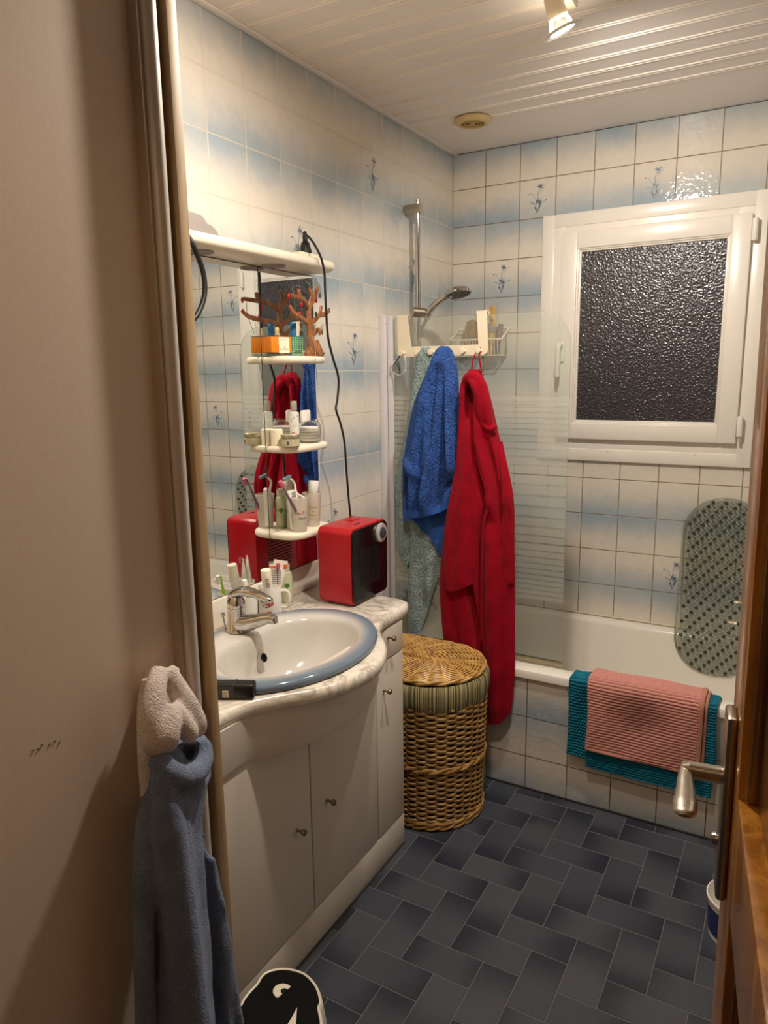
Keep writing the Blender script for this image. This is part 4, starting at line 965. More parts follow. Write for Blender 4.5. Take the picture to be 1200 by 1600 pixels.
for k in range(6): yy = CAY + .02 + .016 * k; mb.tube([(CA1, yy, zr + (zw - zr) * (k / 6.)), (CA1 - .008, yy, zb)], .0014, 5); mb.tube([(CA0, yy, zr + (zw - zr) * (k / 6.)), (CA0 + .008, yy, zb)], .0014, 5)
build('wire_basket', mb, M['cream_w'], wc)
zc = zb + .0035
mb = MB(); mb.ball((.12, -.06, zc + .075), (.036, .032, .075), seg=20)
for k in range(60): a = random.uniform(0, 2 * PI); h_ = random.uniform(-.9, .9); q = math.sqrt(1 - h_ * h_); mb.ball((.12 + .034 * q * cos(a), -.06 + .03 * q * sin(a), zc + .075 + .072 * h_), .007, seg=6)
build('loofah', mb, M['brownfib'], None, 'brown loofah sponge at the left inside the wire caddy', 'loofah')
bt = thing('shampoo_bottle', 'beige shampoo bottle with grey cap inside the wire caddy', 'bottle', (.212, -.075, zc))
A = Matrix.Translation((.206, -.072, zc)) @ rot('Y', 5)
mb = MB(); mb.lathe([(.018, 0), (.0205, .003), (.0205, .088), (.019, .09)], (0, 0, 0), 24, M4=A); build('bottle', mb, M['rackwood'], bt)
mb = MB(); mb.lathe([(.0215, .0905), (.0225, .093), (.0225, .116), (.021, .118), (0, .116)], (0, 0, 0), 24, M4=A); build('cap', mb, M['greyp'], bt)
bt = thing('gel_tube', 'dark grey printed tube leaning in the wire caddy', 'tube', (.235, -.07, zc)); A = Matrix.Translation((.232, -.066, zc + .003)) @ rot('Y', 10) @ rot('Z', 20)
mb = MB(); mb.box(-.011, .011, -.018, .018, .0, .125, .006, 3, 0, A); build('tube', mb, M['tube_d'], bt)
mb = MB()
for k in range(5): mb.box(-.006, .006, -.0185, -.0179, .04 + .014 * k, .046 + .014 * k, 0, 1, 0, A)
build('print', mb, M['pink'], bt)
mb = MB(); mb.lathe([(.012, 0), (.014, .003), (.014, .085), (.008, .093), (.008, .105), (0, .105)], (.252, -.03, zc), 20); build('clear_bottle', mb, M['clear'], None, 'small clear bottle at the right end of the wire caddy', 'bottle')
wb = thing('back_brush', 'wooden back brush with round head standing in the wire caddy', 'brush', (.19, -.04, zc))
mb = MB(); mb.box(.186, .210, -.0175, -.0075, zc + .03, 1.762, .003); build('handle', mb, M['rackwood'], wb)
mb = MB(); mb.lathe([(0, 0), (.017, .0), (.0185, .003), (.0185, .012), (.017, .014), (0, .014)], tuple(hit(760, 490, 'y', -.105)), 28, M4=along((.5, -1, .1))); mb.tube([hit(761, 489, 'y', -.10), (.196, -.02, 1.70)], .004, 8); build('head', mb, M['rackwood'], wb)
sp_ = Vector((.10, -.655, .4565)); bt = thing('pump_bottle', 'green bottle with blue pump on the bath corner behind the glass', 'bottle', (.06, -.57, .457))
mb = MB(); mb.lathe([(.028, 0), (.03, .004), (.03, .11), (.014, .125), (.014, .13)], (.064, -.565, .457), 24); build('bottle', mb, plain('yellow_green_gel', (176, 176, 84), .25), bt)
mb = MB(); mb.lathe([(.016, .13), (.016, .148), (.006, .150), (.006, .168), (.014, .169), (.014, .178), (0, .178)], (.064, -.565, .457), 20); mb.tube([(.064, -.565, .63), (.105, -.565, .628)], .005, 10); build('pump', mb, M['navy'], bt)

# ------------------------------------------------------------------ hanging rack over the screen
rk = thing('over_screen_hook_rack', 'cream metal hook rack hung over the glass bath screen', 'hook rack', (.235, -.64, 1.54))
ROUT, RY0 = .0023, -.633
bx0, bx1, bz0, bz1 = .072, .424, 1.541, 1.577
outl = [(bx0 + .02, bz0), (bx1 - .02, bz0)] + [(bx1 - .02 + .02 * sin(a), bz0 + .02 - .02 * cos(a)) for a in (.4, .8, 1.2, PI / 2)] + [(bx1 - .006, 1.689), (bx1 - .044, 1.689), (bx1 - .036, bz1), (bx0 + .055, bz1), (bx0 + .041, 1.689), (bx0 - .002, 1.689), (bx0 + .0, bz0 + .02)] + [(bx0 + .02 - .02 * cos(a), bz0 + .02 - .02 * sin(a)) for a in (.4, .8, 1.2)]
mb = MB(); mb.prism(outl, -ROUT / 2, ROUT / 2, .0006, 1, M4=Matrix(((1, 0, 0, 0), (0, 0, -1, RY0), (0, 1, 0, 0), (0, 0, 0, 1))))
for a, b in ((bx1 - .044, bx1 - .006), (bx0 - .002, bx0 + .041)): mb.box(a, b, RY0 - .001, -.612, 1.6865, 1.689, .0005); mb.box(a, b, -.6143, -.612, 1.655, 1.688, .0005)
build('bar', mb, M['cream'], rk, sharp=30)
KX = [.100, .160, .219, .279, .338, .398]
for x in KX:
    mb = MB(); mb.lathe([(.0055, 0), (.005, .003), (.0042, .022), (.0105, .026), (.0115, .030), (.0105, .034), (0, .035)], (x, RY0 - .001, 1.556), 20, M4=rot('X', 90)); build('peg', mb, M['cream'], rk)

# ------------------------------------------------------------------ draped cloth
def lerp_rows(rows, v):
    """rows of (v, left, right, plane, bulge): smooth interpolation"""
    if v <= rows[0][0]: return rows[0]
    for k in range(len(rows) - 1):
        a, b = rows[k], rows[k + 1]
        if v <= b[0]:
            t = (v - a[0]) / (b[0] - a[0]); p = rows[max(0, k - 1)]; q = rows[min(len(rows) - 1, k + 2)]
            r = [v]
            for i in range(1, 5):
                m1 = (b[i] - p[i]) / max(1e-6, b[0] - p[0]) * (b[0] - a[0]); m2 = (q[i] - a[i]) / max(1e-6, q[0] - a[0]) * (b[0] - a[0])
                r.append((2 * t ** 3 - 3 * t * t + 1) * a[i] + (t ** 3 - 2 * t * t + t) * m1 + (-2 * t ** 3 + 3 * t * t) * b[i] + (t ** 3 - t * t) * m2)
            return r
    return rows[-1]
def poly(pts, s):
    if s <= pts[0][0]: return pts[0][1]
    for a, b in zip(pts, pts[1:]):
        if s <= b[0]: t = (s - a[0]) / (b[0] - a[0]); t = t * t * (3 - 2 * t) if False else t; return a[1] + (b[1] - a[1]) * t
    return pts[-1][1]
def drape(mb, rows, top, bot, folds=(), O=(0, -1, 0), ax='y', ns=64, nt=70, back=.006, mi=0, ripple=.0, seed=0, wk=1., ak=1.):
    """a hanging bundle of cloth: outline rows give its width at each height, folds are raised (or sunk) running ridges"""
    O = Vector(O); rnd = random.Random(seed); ph = [rnd.uniform(0, 6.28) for _ in range(8)]
    def off(u, v, s, wd):
        d = 0
        for pts, amp, w in folds:
            if v < pts[0][0] - 14 or v > pts[-1][0] + 14: continue
            k = min(1, (v - pts[0][0] + 14) / 28, (pts[-1][0] + 14 - v) / 28); uu = poly(pts, v); d += amp * ak * k * math.exp(-((u - uu) / (w * wk)) ** 2)
        return d + ripple * (sin(v * .05 + ph[0] + 3 * s) * .6 + sin(v * .023 + s * 9 + ph[1]) * .7 + sin(v * .11 + s * 17 + ph[2]) * .25)
    nb = ns // 3; ring = ns + nb
    def P(i, j):
        t = j / (nt - 1)
        front = i < ns
        s = i / (ns - 1) if front else 1 - (i - ns + 1) / (nb + 1)
        v0, v1 = poly(top, s), poly(bot, s); v = v0 + (v1 - v0) * t
        r = lerp_rows(rows, v); u = r[1] + (r[2] - r[1]) * s; p = hit(u, v, ax, r[3])
        e = max(0., 4 * s * (1 - s)) ** .5
        if front: return p + O * (r[4] * e + off(u, v, s, r[2] - r[1]) * min(1, e * 1.6))
        return p - O * (back * min(1, e * 1.5))
    o = mb.grid(P, ring, nt, cu=True, mi=mi)
    for base in (o, o + (nt - 1) * ring):      # close the top and the hem between front and back
        for k in range(ns - 1):
            a = base + k; b = base + k + 1
            c = base + ns + min(nb - 1, max(0, int((1 - (k + 1) / (ns - 1)) * (nb + 1)) - 1)); d = base + ns + min(nb - 1, max(0, int((1 - k / (ns - 1)) * (nb + 1)) - 1))
            mb.f.append((a, b, c) if c == d else (a, b, c, d)); mb.mi.append(mi)
F = lambda *p: list(p)

# sage towel, behind
mb = MB()
rows = [(543, 661, 672, -.640, .020), (556, 653, 680, -.642, .022), (595, 644, 686, -.643, .018), (655, 637, 690, -.644, .016), (742, 619, 690, -.645, .014), (820, 619, 690, -.645, .012), (889, 622, 690, -.645, .012), (995, 637, 684, -.645, .012)]
drape(mb, rows, [(0, 543), (1, 543)], [(0, 850), (.12, 872), (.22, 890), (.34, 868), (1, 862)], [(F((550, 662), (650, 645), (870, 628)), .010, 5), (F((600, 660), (860, 640)), -.006, 4), (F((740, 628), (880, 634)), .006, 3)], ripple=.002, ns=48, seed=1, wk=1.6, ak=1.25)
rows2 = [(800, 640, 690, -.650, .010), (850, 641, 690, -.650, .014), (910, 638, 687, -.652, .015), (960, 637, 681, -.652, .014), (995, 639, 668, -.652, .012)]
drape(mb, rows2, [(0, 800), (1, 800)], [(0, 987), (.45, 992), (.62, 985), (.8, 936), (1, 896)], [(F((830, 655), (985, 648)), .010, 6), (F((860, 676), (930, 672)), .010, 5), (F((900, 664), (980, 658)), -.008, 4)], ripple=.002, ns=48, nt=50, seed=2, wk=1.6, ak=1.25)
build('hanging_towel', mb, M['grey_t'], None, 'sage grey towel hanging behind the royal blue towel', 'towel')
# blue towel
bl = thing('hanging_towel', 'royal blue terry towel hanging from the cream hook rack', 'towel', hit(680, 815, 'y', -.66))
mb = MB()
rows = [(541, 691, 700, -.668, .018), (548, 682, 707, -.668, .024), (577, 670, 715, -.672, .036), (619, 652, 717.5, -.678, .042), (664, 640, 718.5, -.682, .044), (709, 633, 720, -.684, .044), (730, 630, 722, -.684, .044), (750, 630, 716, -.684, .042), (768, 630, 721, -.684, .042), (793, 631, 712, -.684, .04), (825, 633, 704, -.684, .038)]
fl = [(F((548, 690), (620, 668), (800, 644)), .010, 7), (F((550, 697), (640, 690), (800, 668)), .012, 7), (F((552, 703), (640, 704), (760, 712)), .010, 5), (F((570, 694), (700, 680), (805, 655)), -.008, 4), (F((570, 701), (700, 699), (790, 690)), -.009, 4),
      (F((710, 632), (725, 645), (742, 660)), .010, 9), (F((735, 640), (808, 640)), -.010, 6), (F((600, 712), (740, 714)), .008, 4), (F((748, 715), (764, 700)), -.010, 5), (F((620, 677), (790, 672)), .006, 5)]
drape(mb, rows, [(0, 541), (1, 541)], [(0, 809), (.04, 816), (.22, 810), (.3, 806), (.5, 803), (.78, 797), (1, 786)], fl, ripple=.0025, ns=90, nt=110, seed=3, wk=1.15, ak=2.6)
build('towel_front', mb, M['blue_t'], bl)
mb = MB(); rows3 = [(770, 636, 714, -.655, .012), (800, 640, 712, -.655, .013), (822, 650, 698, -.655, .013), (845, 665, 696, -.655, .012), (869, 682, 691, -.655, .008)]
drape(mb, rows3, [(0, 775), (1, 775)], [(0, 822), (.4, 840), (.75, 869), (1, 862)], [(F((790, 672), (860, 684)), .008, 6), (F((800, 660), (840, 672)), -.006, 4)], ripple=.0015, ns=48, nt=36, seed=4, wk=1.6, ak=1.25)
build('towel_back', mb, M['blue_h'], bl)
mb = MB(); rh = [(r[0], r[1], r[2], r[3] - .0015, r[4]) for r in rows]
drape(mb, rh, [(.0, 796), (.5, 796), (.78, 784), (1, 774)], [(.0, 808), (.45, 806), (.5, 804.5), (.78, 798.5), (1, 787.5)], fl, ripple=.0025, ns=60, nt=8, seed=3, wk=1.15, ak=2.6)
hm_ = [v for v in mb.v]
build('hem_band', mb, M['blue_h'], bl)

# red bathrobe
rb = thing('bathrobe', 'red velour bathrobe hanging by its loop from the cream hook rack', 'bathrobe', hit(760, 1128, 'y', -.72))
rows = [(577, 735, 750, -.676, .018), (590, 724, 756, -.680, .030), (615, 720, 765, -.684, .036), (676, 717, 779, -.688, .040), (724, 713, 790, -.692, .040), (770, 704, 800, -.694, .042), (800, 698, 803, -.697, .042), (856, 691, 804, -.703, .038), (910, 687, 805, -.708, .032), (970, 690, 805, -.712, .026), (1010, 694, 805, -.714, .020), (1060, 700, 804, -.716, .018), (1130, 708, 797, -.716, .018)]
fl = [(F((600, 742), (690, 746), (742, 757), (790, 764), (830, 757), (920, 753), (1000, 752)), -.014, 2.6), (F((620, 748), (690, 753), (760, 772), (800, 775)), .014, 7), (F((700, 770), (820, 790)), -.010, 4), (F((640, 766), (760, 790)), .009, 5),
      (F((620, 728), (760, 716), (900, 702)), .010, 6), (F((640, 735), (800, 726), (900, 722)), -.008, 4), (F((690, 728), (820, 738), (900, 741)), -.014, 2.6), (F((915, 738), (1000, 748), (1060, 757)), -.030, 4.), (F((600, 734), (640, 737)), -.030, 5.), (F((930, 712), (1060, 722)), -.007, 4),
      (F((830, 772), (1120, 776)), .010, 8), (F((830, 757), (1128, 762)), -.008, 3.5), (F((880, 800), (1120, 792)), .006, 5), (F((660, 760), (672, 770)), .006, 6)]
mb = MB(); drape(mb, rows, [(0, 577), (1, 577)], [(0, 1118), (.6, 1130), (.85, 1129), (1, 1112)], fl, ripple=.003, ns=120, nt=150, seed=5, wk=1.2, ak=1.35)
build('robe_body', mb, M['red_t'], rb)
mb = MB(); rs = [(628, 724, 738, -.690, .002), (655, 720, 743, -.706, .010), (700, 716, 746, -.720, .016), (760, 706, 746, -.728, .020), (800, 699, 745, -.731, .022), (860, 695, 743, -.735, .022), (905, 695, 741, -.737, .022), (922, 697, 740, -.737, .020)]
drape(mb, rs, [(0, 628), (1, 628)], [(0, 919), (.25, 922), (.6, 919), (1, 911)], [(F((660, 735), (760, 728), (915, 722)), .008, 5), (F((700, 742), (915, 736)), -.006, 3), (F((760, 712), (910, 706)), -.005, 3)], ripple=.002, ns=50, nt=70, seed=6)
build('sleeve', mb, M['red_t'], rb)
mb = MB(); rs = [(690, 778, 785, -.690, .002), (718, 780, 791, -.712, .008), (760, 784, 800, -.728, .014), (785, 784, 803, -.730, .016), (800, 786, 804, -.730, .014), (830, 783, 804, -.728, .014), (905, 786, 804, -.728, .012), (912, 788, 803, -.728, .010)]
drape(mb, rs, [(0, 690), (1, 690)], [(0, 908), (.5, 912), (1, 911)], [(F((800, 789), (905, 793)), -.006, 2.5), (F((770, 797), (800, 800)), .006, 4)], ripple=.0015, ns=36, nt=50, seed=7)
build('sleeve', mb, M['red_t'], rb)
mb = MB()
for pts, rr in (([(726, 604, -.712), (730, 592, -.718), (738, 588, -.722), (747, 592, -.722)], [.012, .017, .019, .016]), ([(744, 588, -.720), (752, 604, -.726), (757, 628, -.728), (762, 655, -.726), (768, 678, -.720)], [.016, .021, .022, .019, .010]),
                ([(733, 590, -.722), (742, 602, -.735), (748, 620, -.738), (751, 648, -.735), (753, 668, -.728)], [.012, .016, .016, .014, .008]), ([(724, 600, -.716), (722, 622, -.718), (722, 648, -.714)], [.011, .011, .007]),
                ([(752, 655, -.730), (760, 668, -.734), (768, 670, -.730), (776, 664, -.720)], [.006, .009, .009, .006])):
    mb.tube([hit(u, v, 'y', y) for u, v, y in pts], rr, 14, smooth=6)
fuse(build('collar', mb, M['red_t'], rb), .003, 4)
mb = MB(); mb.tube([hit(u, v, 'y', y) for u, v, y in ((742, 612, -.742), (742, 640, -.738), (743, 690, -.737), (750, 730, -.742), (760, 762, -.745), (765, 785, -.745), (757, 812, -.745), (754, 850, -.742), (753, 920, -.738), (752, 1000, -.735))], [.005, .0065, .007, .007, .0075, .007, .006, .005, .004, .003], 10, smooth=6, flat=((0, 1, 0), .6))
build('front_edge', mb, M['red_t'], rb)
mb = MB(); kp = Vector((.398, -.652, 1.562)); mb.tube([hit(736, 582, 'y', -.69), hit(740, 560, 'y', -.682), Vector((.394, -.652, 1.5625)), kp + Vector((0, .0, .0005)), Vector((.4025, -.652, 1.5625)), hit(749, 560, 'y', -.682), hit(753, 582, 'y', -.69)], .0026, 8, smooth=5)
build('hanging_loop', mb, M['red_t'], rb)
# hair ties on the first peg
mb = MB(); mb.tube([Vector((.100, -.650, 1.5622))] + [hit(u, v, 'y', -.662) for u, v in ((633, 560), (634, 575), (630, 583), (622, 586), (612, 579), (613, 572), (620, 560))], .0011, 8, closed=True, smooth=5)
build('hair_tie', mb, M['lid_white'], None, 'thin white elastic loop hanging from the leftmost rack peg', 'hair tie')
mb = MB(); mb.tube([Vector((.100, -.646, 1.5622))] + [hit(u, v, 'y', -.656) for u, v in ((621, 562), (616, 568), (611, 576), (618, 568), (623, 575), (625, 588), (624, 570), (620, 562))], .0016, 8, closed=True, smooth=5)
build('hair_tie', mb, plain('dark_green_elastic', (46, 60, 52), .6), None, 'dark green tangled cord hanging from the leftmost rack peg', 'hair tie')

# hooded fleece towel on the wardrobe door
ft = thing('hooded_towel', 'fleecy towel with off-white hood and blue-grey body hanging on the wardrobe door', 'towel', hit(290, 1600, 'x', .61))
rows = [(1031, 238, 262, .612, .012), (1048, 226, 273, .618, .022), (1100, 220, 300, .626, .028), (1150, 223, 319, .632, .030), (1195, 226, 326, .636, .030), (1262, 224, 320, .640, .030), (1300, 217, 318, .643, .030), (1356, 212, 326, .646, .030), (1405, 210, 341, .648, .030), (1487, 212, 357, .650, .030), (1544, 213, 368, .652, .030), (1600, 214, 377, .654, .030), (1760, 222, 392, .658, .030)]
fl = [(F((1050, 252), (1080, 253), (1105, 262), (1120, 276)), -.020, 5), (F((1120, 276), (1145, 279), (1168, 279)), -.032, 6), (F((1045, 240), (1100, 242), (1165, 250)), .014, 9), (F((1105, 262), (1135, 266), (1160, 262)), .020, 9), (F((1060, 264), (1100, 286), (1140, 306)), .018, 12),
      (F((1166, 290), (1185, 296), (1198, 298)), -.036, 15), (F((1200, 262), (1218, 290), (1206, 316)), .014, 12), (F((1175, 246), (1205, 258), (1225, 275)), .012, 10),
      (F((1060, 229), (1150, 231), (1260, 235), (1740, 240)), -.020, 5), (F((1200, 246), (1400, 266), (1740, 306)), .018, 15), (F((1225, 318), (1300, 311), (1420, 316), (1740, 336)), -.024, 6), (F((1330, 328), (1740, 364)), .016, 11), (F((1420, 331), (1740, 360)), -.012, 5)]
seam = [(0, 1262), (.10, 1262), (.125, 1240), (.135, 1180), (.16, 1171), (.5, 1170), (.56, 1163), (.8, 1152), (1, 1146)]
def lobes(mb, lst, dx=0):
    for pts, rr in lst: mb.tube([hit(u, v, 'x', x + dx) for u, v, x in pts], rr, 14, smooth=6)
hood = MB(); base = [(r[0], r[1] + 6, r[2] - 8, r[3] - .020, r[4] * .25) for r in rows]
drape(hood, base, [(0, 1034), (1, 1034)], seam, (), O=(1, 0, 0), ax='x', ns=80, nt=60, back=.018, seed=8)
lobes(hood, [([(250, 1046, .628), (243, 1075, .640), (238, 1115, .650), (242, 1150, .656), (247, 1166, .654)], [.012, .0155, .0185, .0215, .019]),
             ([(260, 1044, .628), (274, 1070, .640), (290, 1100, .650), (303, 1128, .652), (307, 1142, .648)], [.012, .0145, .0175, .0185, .015]),
             ([(263, 1102, .655), (266, 1125, .664), (262, 1150, .668), (260, 1166, .664)], [.010, .015, .017, .014]),
             ([(268, 1102, .655), (281, 1122, .662), (292, 1142, .662), (298, 1150, .656)], [.010, .013, .015, .011]),
             ([(230, 1060, .615), (226, 1110, .615), (228, 1180, .620), (231, 1252, .622)], [.008, .011, .012, .010])])
ho = fuse(build('hood', hood, M['fleece_w'], ft), .0035, 5)
body = MB(); drape(body, rows, seam, [(0, 1740), (1, 1750)], fl, O=(1, 0, 0), ax='x', ns=140, nt=150, back=.022, ripple=.002, seed=8, wk=1.1)
lobes(body, [([(244, 1180, .660), (253, 1196, .668), (270, 1208, .676), (290, 1214, .678), (308, 1206, .672), (318, 1184, .660), (317, 1160, .648)], [.014, .016, .016, .016, .016, .015, .012]),
             ([(250, 1200, .668), (264, 1290, .676), (280, 1420, .682), (300, 1600, .690), (314, 1740, .694)], [.012, .022, .024, .026, .026]),
             ([(330, 1340, .656), (346, 1480, .662), (362, 1640, .668), (370, 1745, .670)], [.006, .015, .017, .018]),
             ([(231, 1270, .640), (226, 1360, .650), (227, 1500, .655), (234, 1740, .658)], [.006, .011, .013, .014])])
fuse(build('towel_body', body, M['fleece_b'], ft), .004, 4)

# ------------------------------------------------------------------ rugs over the bath edge
def rug(mb, x0, x1, back_len, front_len, lift, nx, pitch, amp, cross=False, skew=(0, 0), yfront=None):
    """ribbed mat folded over the rim: path runs from inside the tub over the rim and down the front"""
    yF, yB, zt, r = -.703 - lift, -.640 + lift, .456 + lift, .008 + lift
    L1 = back_len; segs = []
    def path(s):          # s = 0 at inner end
        if s < L1: return Vector((0, yB + .004 * (1 - s / L1), zt - r - (L1 - s))), Vector((0, 1, 0))
        s -= L1; q = r * PI / 2
        if s < q: a = s / r; return Vector((0, yB - r + r * cos(a), zt - r + r * sin(a))), Vector((0, cos(a), sin(a)))
        s -= q; top = (yB - r) - (yF + r)
        if s < top: return Vector((0, yB - r - s, zt)), Vector((0, 0, 1))
        s -= top
        if s < q: a = s / r; return Vector((0, yF + r - r * sin(a), zt - r + r * cos(a))), Vector((0, -sin(a), cos(a)))
        s -= q; return Vector((0, yF - .0 - .05 * s * s, zt - r - s)), Vector((0, -1, 0))
    tot = L1 + 2 * (.008 + lift) * PI / 2 + .063 - 2 * lift * 0 - 2 * r + 2 * lift + front_len
    n = int(tot / pitch * 6)
    def P(i, j, side):
        a = i / (nx - 1); s = tot * j / (n - 1); sk = skew[0] + (skew[1] - skew[0]) * a
        s2 = s * (1 + 0 * sk); p, nr = path(s2 + (sk * s / tot)); k = (s / pitch) % 1
        h_ = amp * abs(sin(PI * k)) ** .7 if side > 0 else -.004
        if cross and side > 0: h_ *= .55 + .45 * abs(sin(PI * (x0 + (x1 - x0) * a) / .0095 + (int(s / pitch) % 2) * PI / 2))
        wob = .002 * sin(a * 9 + s * 20)
        e = min(1, min(i, nx - 1 - i) / 2., min(j, n - 1 - j) / 3.)
        return Vector((x0 + (x1 - x0) * a + .003 * sin(s * 22), p.y, p.z)) + nr * (h_ * e + wob + (.002 if side > 0 else 0))
    o1 = mb.grid(lambda i, j: P(i, j, 1), nx, n); o2 = mb.grid(lambda i, j: P(i, j, -1), nx, n)
    for j in range(n - 1):
        for i in (0, nx - 1): mb.f.append((o1 + j * nx + i, o1 + (j + 1) * nx + i, o2 + (j + 1) * nx + i, o2 + j * nx + i)); mb.mi.append(0)
    for i in range(nx - 1):
        for j in (0, n - 1): mb.f.append((o1 + j * nx + i, o1 + j * nx + i + 1, o2 + j * nx + i + 1, o2 + j * nx + i)); mb.mi.append(0)
    return path, tot
tg = thing('bath_rug', 'teal ribbed bath rug folded over the bathtub edge', 'bath rug', (1.0, -.70, .17))
mb = MB(); rug(mb, .765, .862, .10, .262, .006, 40, .0105, .007, True, (0, .0)); rug(mb, .835, 1.226, .10, .290, .011, 130, .0092, .0055, False, (.0, .0)); build('pile', mb, M['teal_rug'], tg)
pr_ = thing('bath_rug', 'dusty pink ribbed bath rug lying over the teal rug', 'bath rug', (1.0, -.70, .27))
mb = MB(); path, tot = rug(mb, .832, 1.178, .09, .215, .026, 110, .0098, .0042, False, (.0, .0)); build('pile', mb, M['pink_rug'], pr_)
mb = MB()
for xx, r_, s0_ in ((1.181, .0048, 0), ):
    mb.tube([Vector((xx, 0, 0)) + path(tot * k / 60)[0] + path(tot * k / 60)[1] * .003 for k in range(61)], r_, 10, flat=((1, 0, 0), 1.3))
mb.tube([Vector((.833 + .346 * k / 20, 0, -.001)) + path(tot)[0] + path(tot)[1] * .001 + Vector((0, -.002 * sin(.35 * k), 0)) for k in range(21)], .005, 10)
mb.tube([Vector((1.192, 0, 0)) + path(tot * k / 60 * .93)[0] - path(tot * k / 60 * .93)[1] * .006 for k in range(61)], .0055, 10)
build('binding', mb, M['pink_edge'], pr_)

# clear vinyl bath mat hung on the back wall
vm = thing('vinyl_bath_mat', 'clear grey non-slip vinyl bath mat hung on the tiles above the bath', 'bath mat', (1.155, -.02, .31))
mx0, mx1, mz0, mz1, mr = 1.006, 1.306, .31, .998, .145
def my(z): q = min(1, max(0, (.66 - z) / .20)); return -.014 - .062 * q * q * (3 - 2 * q) - .03 * max(0, .46 - z)
sh = []
for cx, cz, q in ((mx1 - mr, mz1 - mr, 0), (mx0 + mr, mz1 - mr, 1), (mx0 + mr, mz0 + mr, 2), (mx1 - mr, mz0 + mr, 3)):
    for k in range(13): a = PI / 2 * (q + k / 12); sh.append((cx + mr * cos(a), cz + mr * sin(a)))
def spanx(z):
    e = 0
    if z > mz1 - mr: e = mr - math.sqrt(max(0, mr * mr - (z - mz1 + mr) ** 2))
    if z < mz0 + mr: e = mr - math.sqrt(max(0, mr * mr - (mz0 + mr - z) ** 2))
    return mx0 + e, mx1 - e
mb = MB(); nz = 70; zs = [mz0 + (mz1 - mz0) * (.5 - .5 * cos(PI * k / (nz - 1))) for k in range(nz)]
def mp(i, j, d): x0, x1 = spanx(zs[j]); return Vector((x0 + (x1 - x0) * (i / 24), my(zs[j]) + d, zs[j]))
mb.grid(lambda i, j: mp(i, j, -.0012), 25, nz); mb.grid(lambda i, j: mp(i, j, .0012), 25, nz)
build('sheet', mb, M['matplastic'], vm)
mb = MB(); mb.tube([Vector((x, my(z) - .0005, z)) for x, z in sh], .0035, 8, closed=True); build('edge_bead', mb, M['matplastic'], vm)
mb = MB(); mb2 = MB(); row = 0; zz = mz0 + .016
while zz < mz1 - .010:
    x0, x1 = spanx(zz); x = mx0 + .008 + (.0153 * (row % 3))
    while x < mx1 - .006:
        if x0 + .009 < x < x1 - .009: mb.lathe([(.0074, .0), (.0068, .003), (.0045, .0045), (0, .005)], (x, my(zz) - .0014, zz), 10, M4=rot('X', 90))
        for q in range(1, 5):
            for dz in (-.006, 0, .006):
                xx = x + .0092 * q + (.0046 if dz else 0)
                if x0 + .008 < xx < x1 - .008 and (q + (dz > 0)) % 2: mb2.ball((xx, my(zz + dz) - .0016, zz + dz), (.0042, .0036, .0034), seg=8)
        x += .046
    zz += .0182; row += 1
o_ = build('suction_cups', mb, M['matdot'], vm, kind='stuff'); o_ = build('nubs', mb2, M['nub'], vm, kind='stuff')

# ------------------------------------------------------------------ laundry basket
LC = Vector((.350, -.927, 0)); LX2 = .195; LZ = .522
def stadium(r, n=160):
    """points of an oval with straight flanks between two round ends; returns position and arc position"""
    Ls = LC.x - LX2; per = 2 * PI * r + 2 * Ls; out = []
    for k in range(n):
        s = per * k / n; half_ = PI * r
        if s < half_: a = -PI / 2 + s / r; out.append((LC.x + r * cos(a), LC.y + r * sin(a), cos(a), sin(a), s))
        elif s < half_ + Ls: q = s - half_; out.append((LC.x - q, LC.y + r, 0, 1, s))
        elif s < 2 * half_ + Ls: a = PI / 2 + (s - half_ - Ls) / r; out.append((LX2 + r * cos(a), LC.y + r * sin(a), cos(a), sin(a), s))
        else: q = s - 2 * half_ - Ls; out.append((LX2 + q, LC.y - r, 0, -1, s))
    return out, per
lbk = thing('laundry_basket', 'oval wicker laundry basket with woven lid and striped liner', 'laundry basket', (LC.x - .08, LC.y, 0))
mb = MB(); NR = 41; nst = 44
def rad(z): return .171 + .012 * min(1, z / .40)
zz = .016
rows_ = []
while zz < .462: rows_.append(zz); zz += .0094
for k, z in enumerate(rows_):
    fat = 1.25 if z < .035 or .205 < z < .232 or z > .40 else 1.
    pts, per = stadium(rad(z), 264)
    mb.tube([Vector((x + nx_ * .0052 * sin(nst * PI * i / 264 + PI * k), y + ny_ * .0052 * sin(nst * PI * i / 264 + PI * k), z + .0012 * sin(i * .21 + k * 2.1))) for i, (x, y, nx_, ny_, s) in enumerate(pts)], .0043 * fat, 6, closed=True)
pts, per = stadium(rad(.2) - .0, nst)
for i in range(nst):
    x, y, nx_, ny_, s = pts[i]; k0, k1 = rad(0) - rad(.2), rad(.46) - rad(.2)
    mb.tube([(x + nx_ * k0, y + ny_ * k0, .008), (x, y, .2), (x + nx_ * k1, y + ny_ * k1, .47)], .0042, 6)
for off_, zz, tw in ((.004, .012, 0), (.004, .024, 1)):      # plaited foot
    pts, per = stadium(rad(0) + off_, 160)
    for ph_ in (0, PI): mb.tube([Vector((x + nx_ * .005 * cos(s * 70 + ph_), y + ny_ * .005 * cos(s * 70 + ph_), zz + .005 * sin(s * 70 + ph_ + tw))) for x, y, nx_, ny_, s in pts], .0062, 6, closed=True)
pts, per = stadium(rad(.22) + .005, 160)
for ph_ in (0, PI): mb.tube([Vector((x + nx_ * .004 * cos(s * 60 + ph_), y + ny_ * .004 * cos(s * 60 + ph_), .219 + .006 * sin(s * 60 + ph_))) for x, y, nx_, ny_, s in pts], .0052, 6, closed=True)
build('woven_body', mb, M['wicker'], lbk)
mb = MB(); pts, per = stadium(.160, 60)
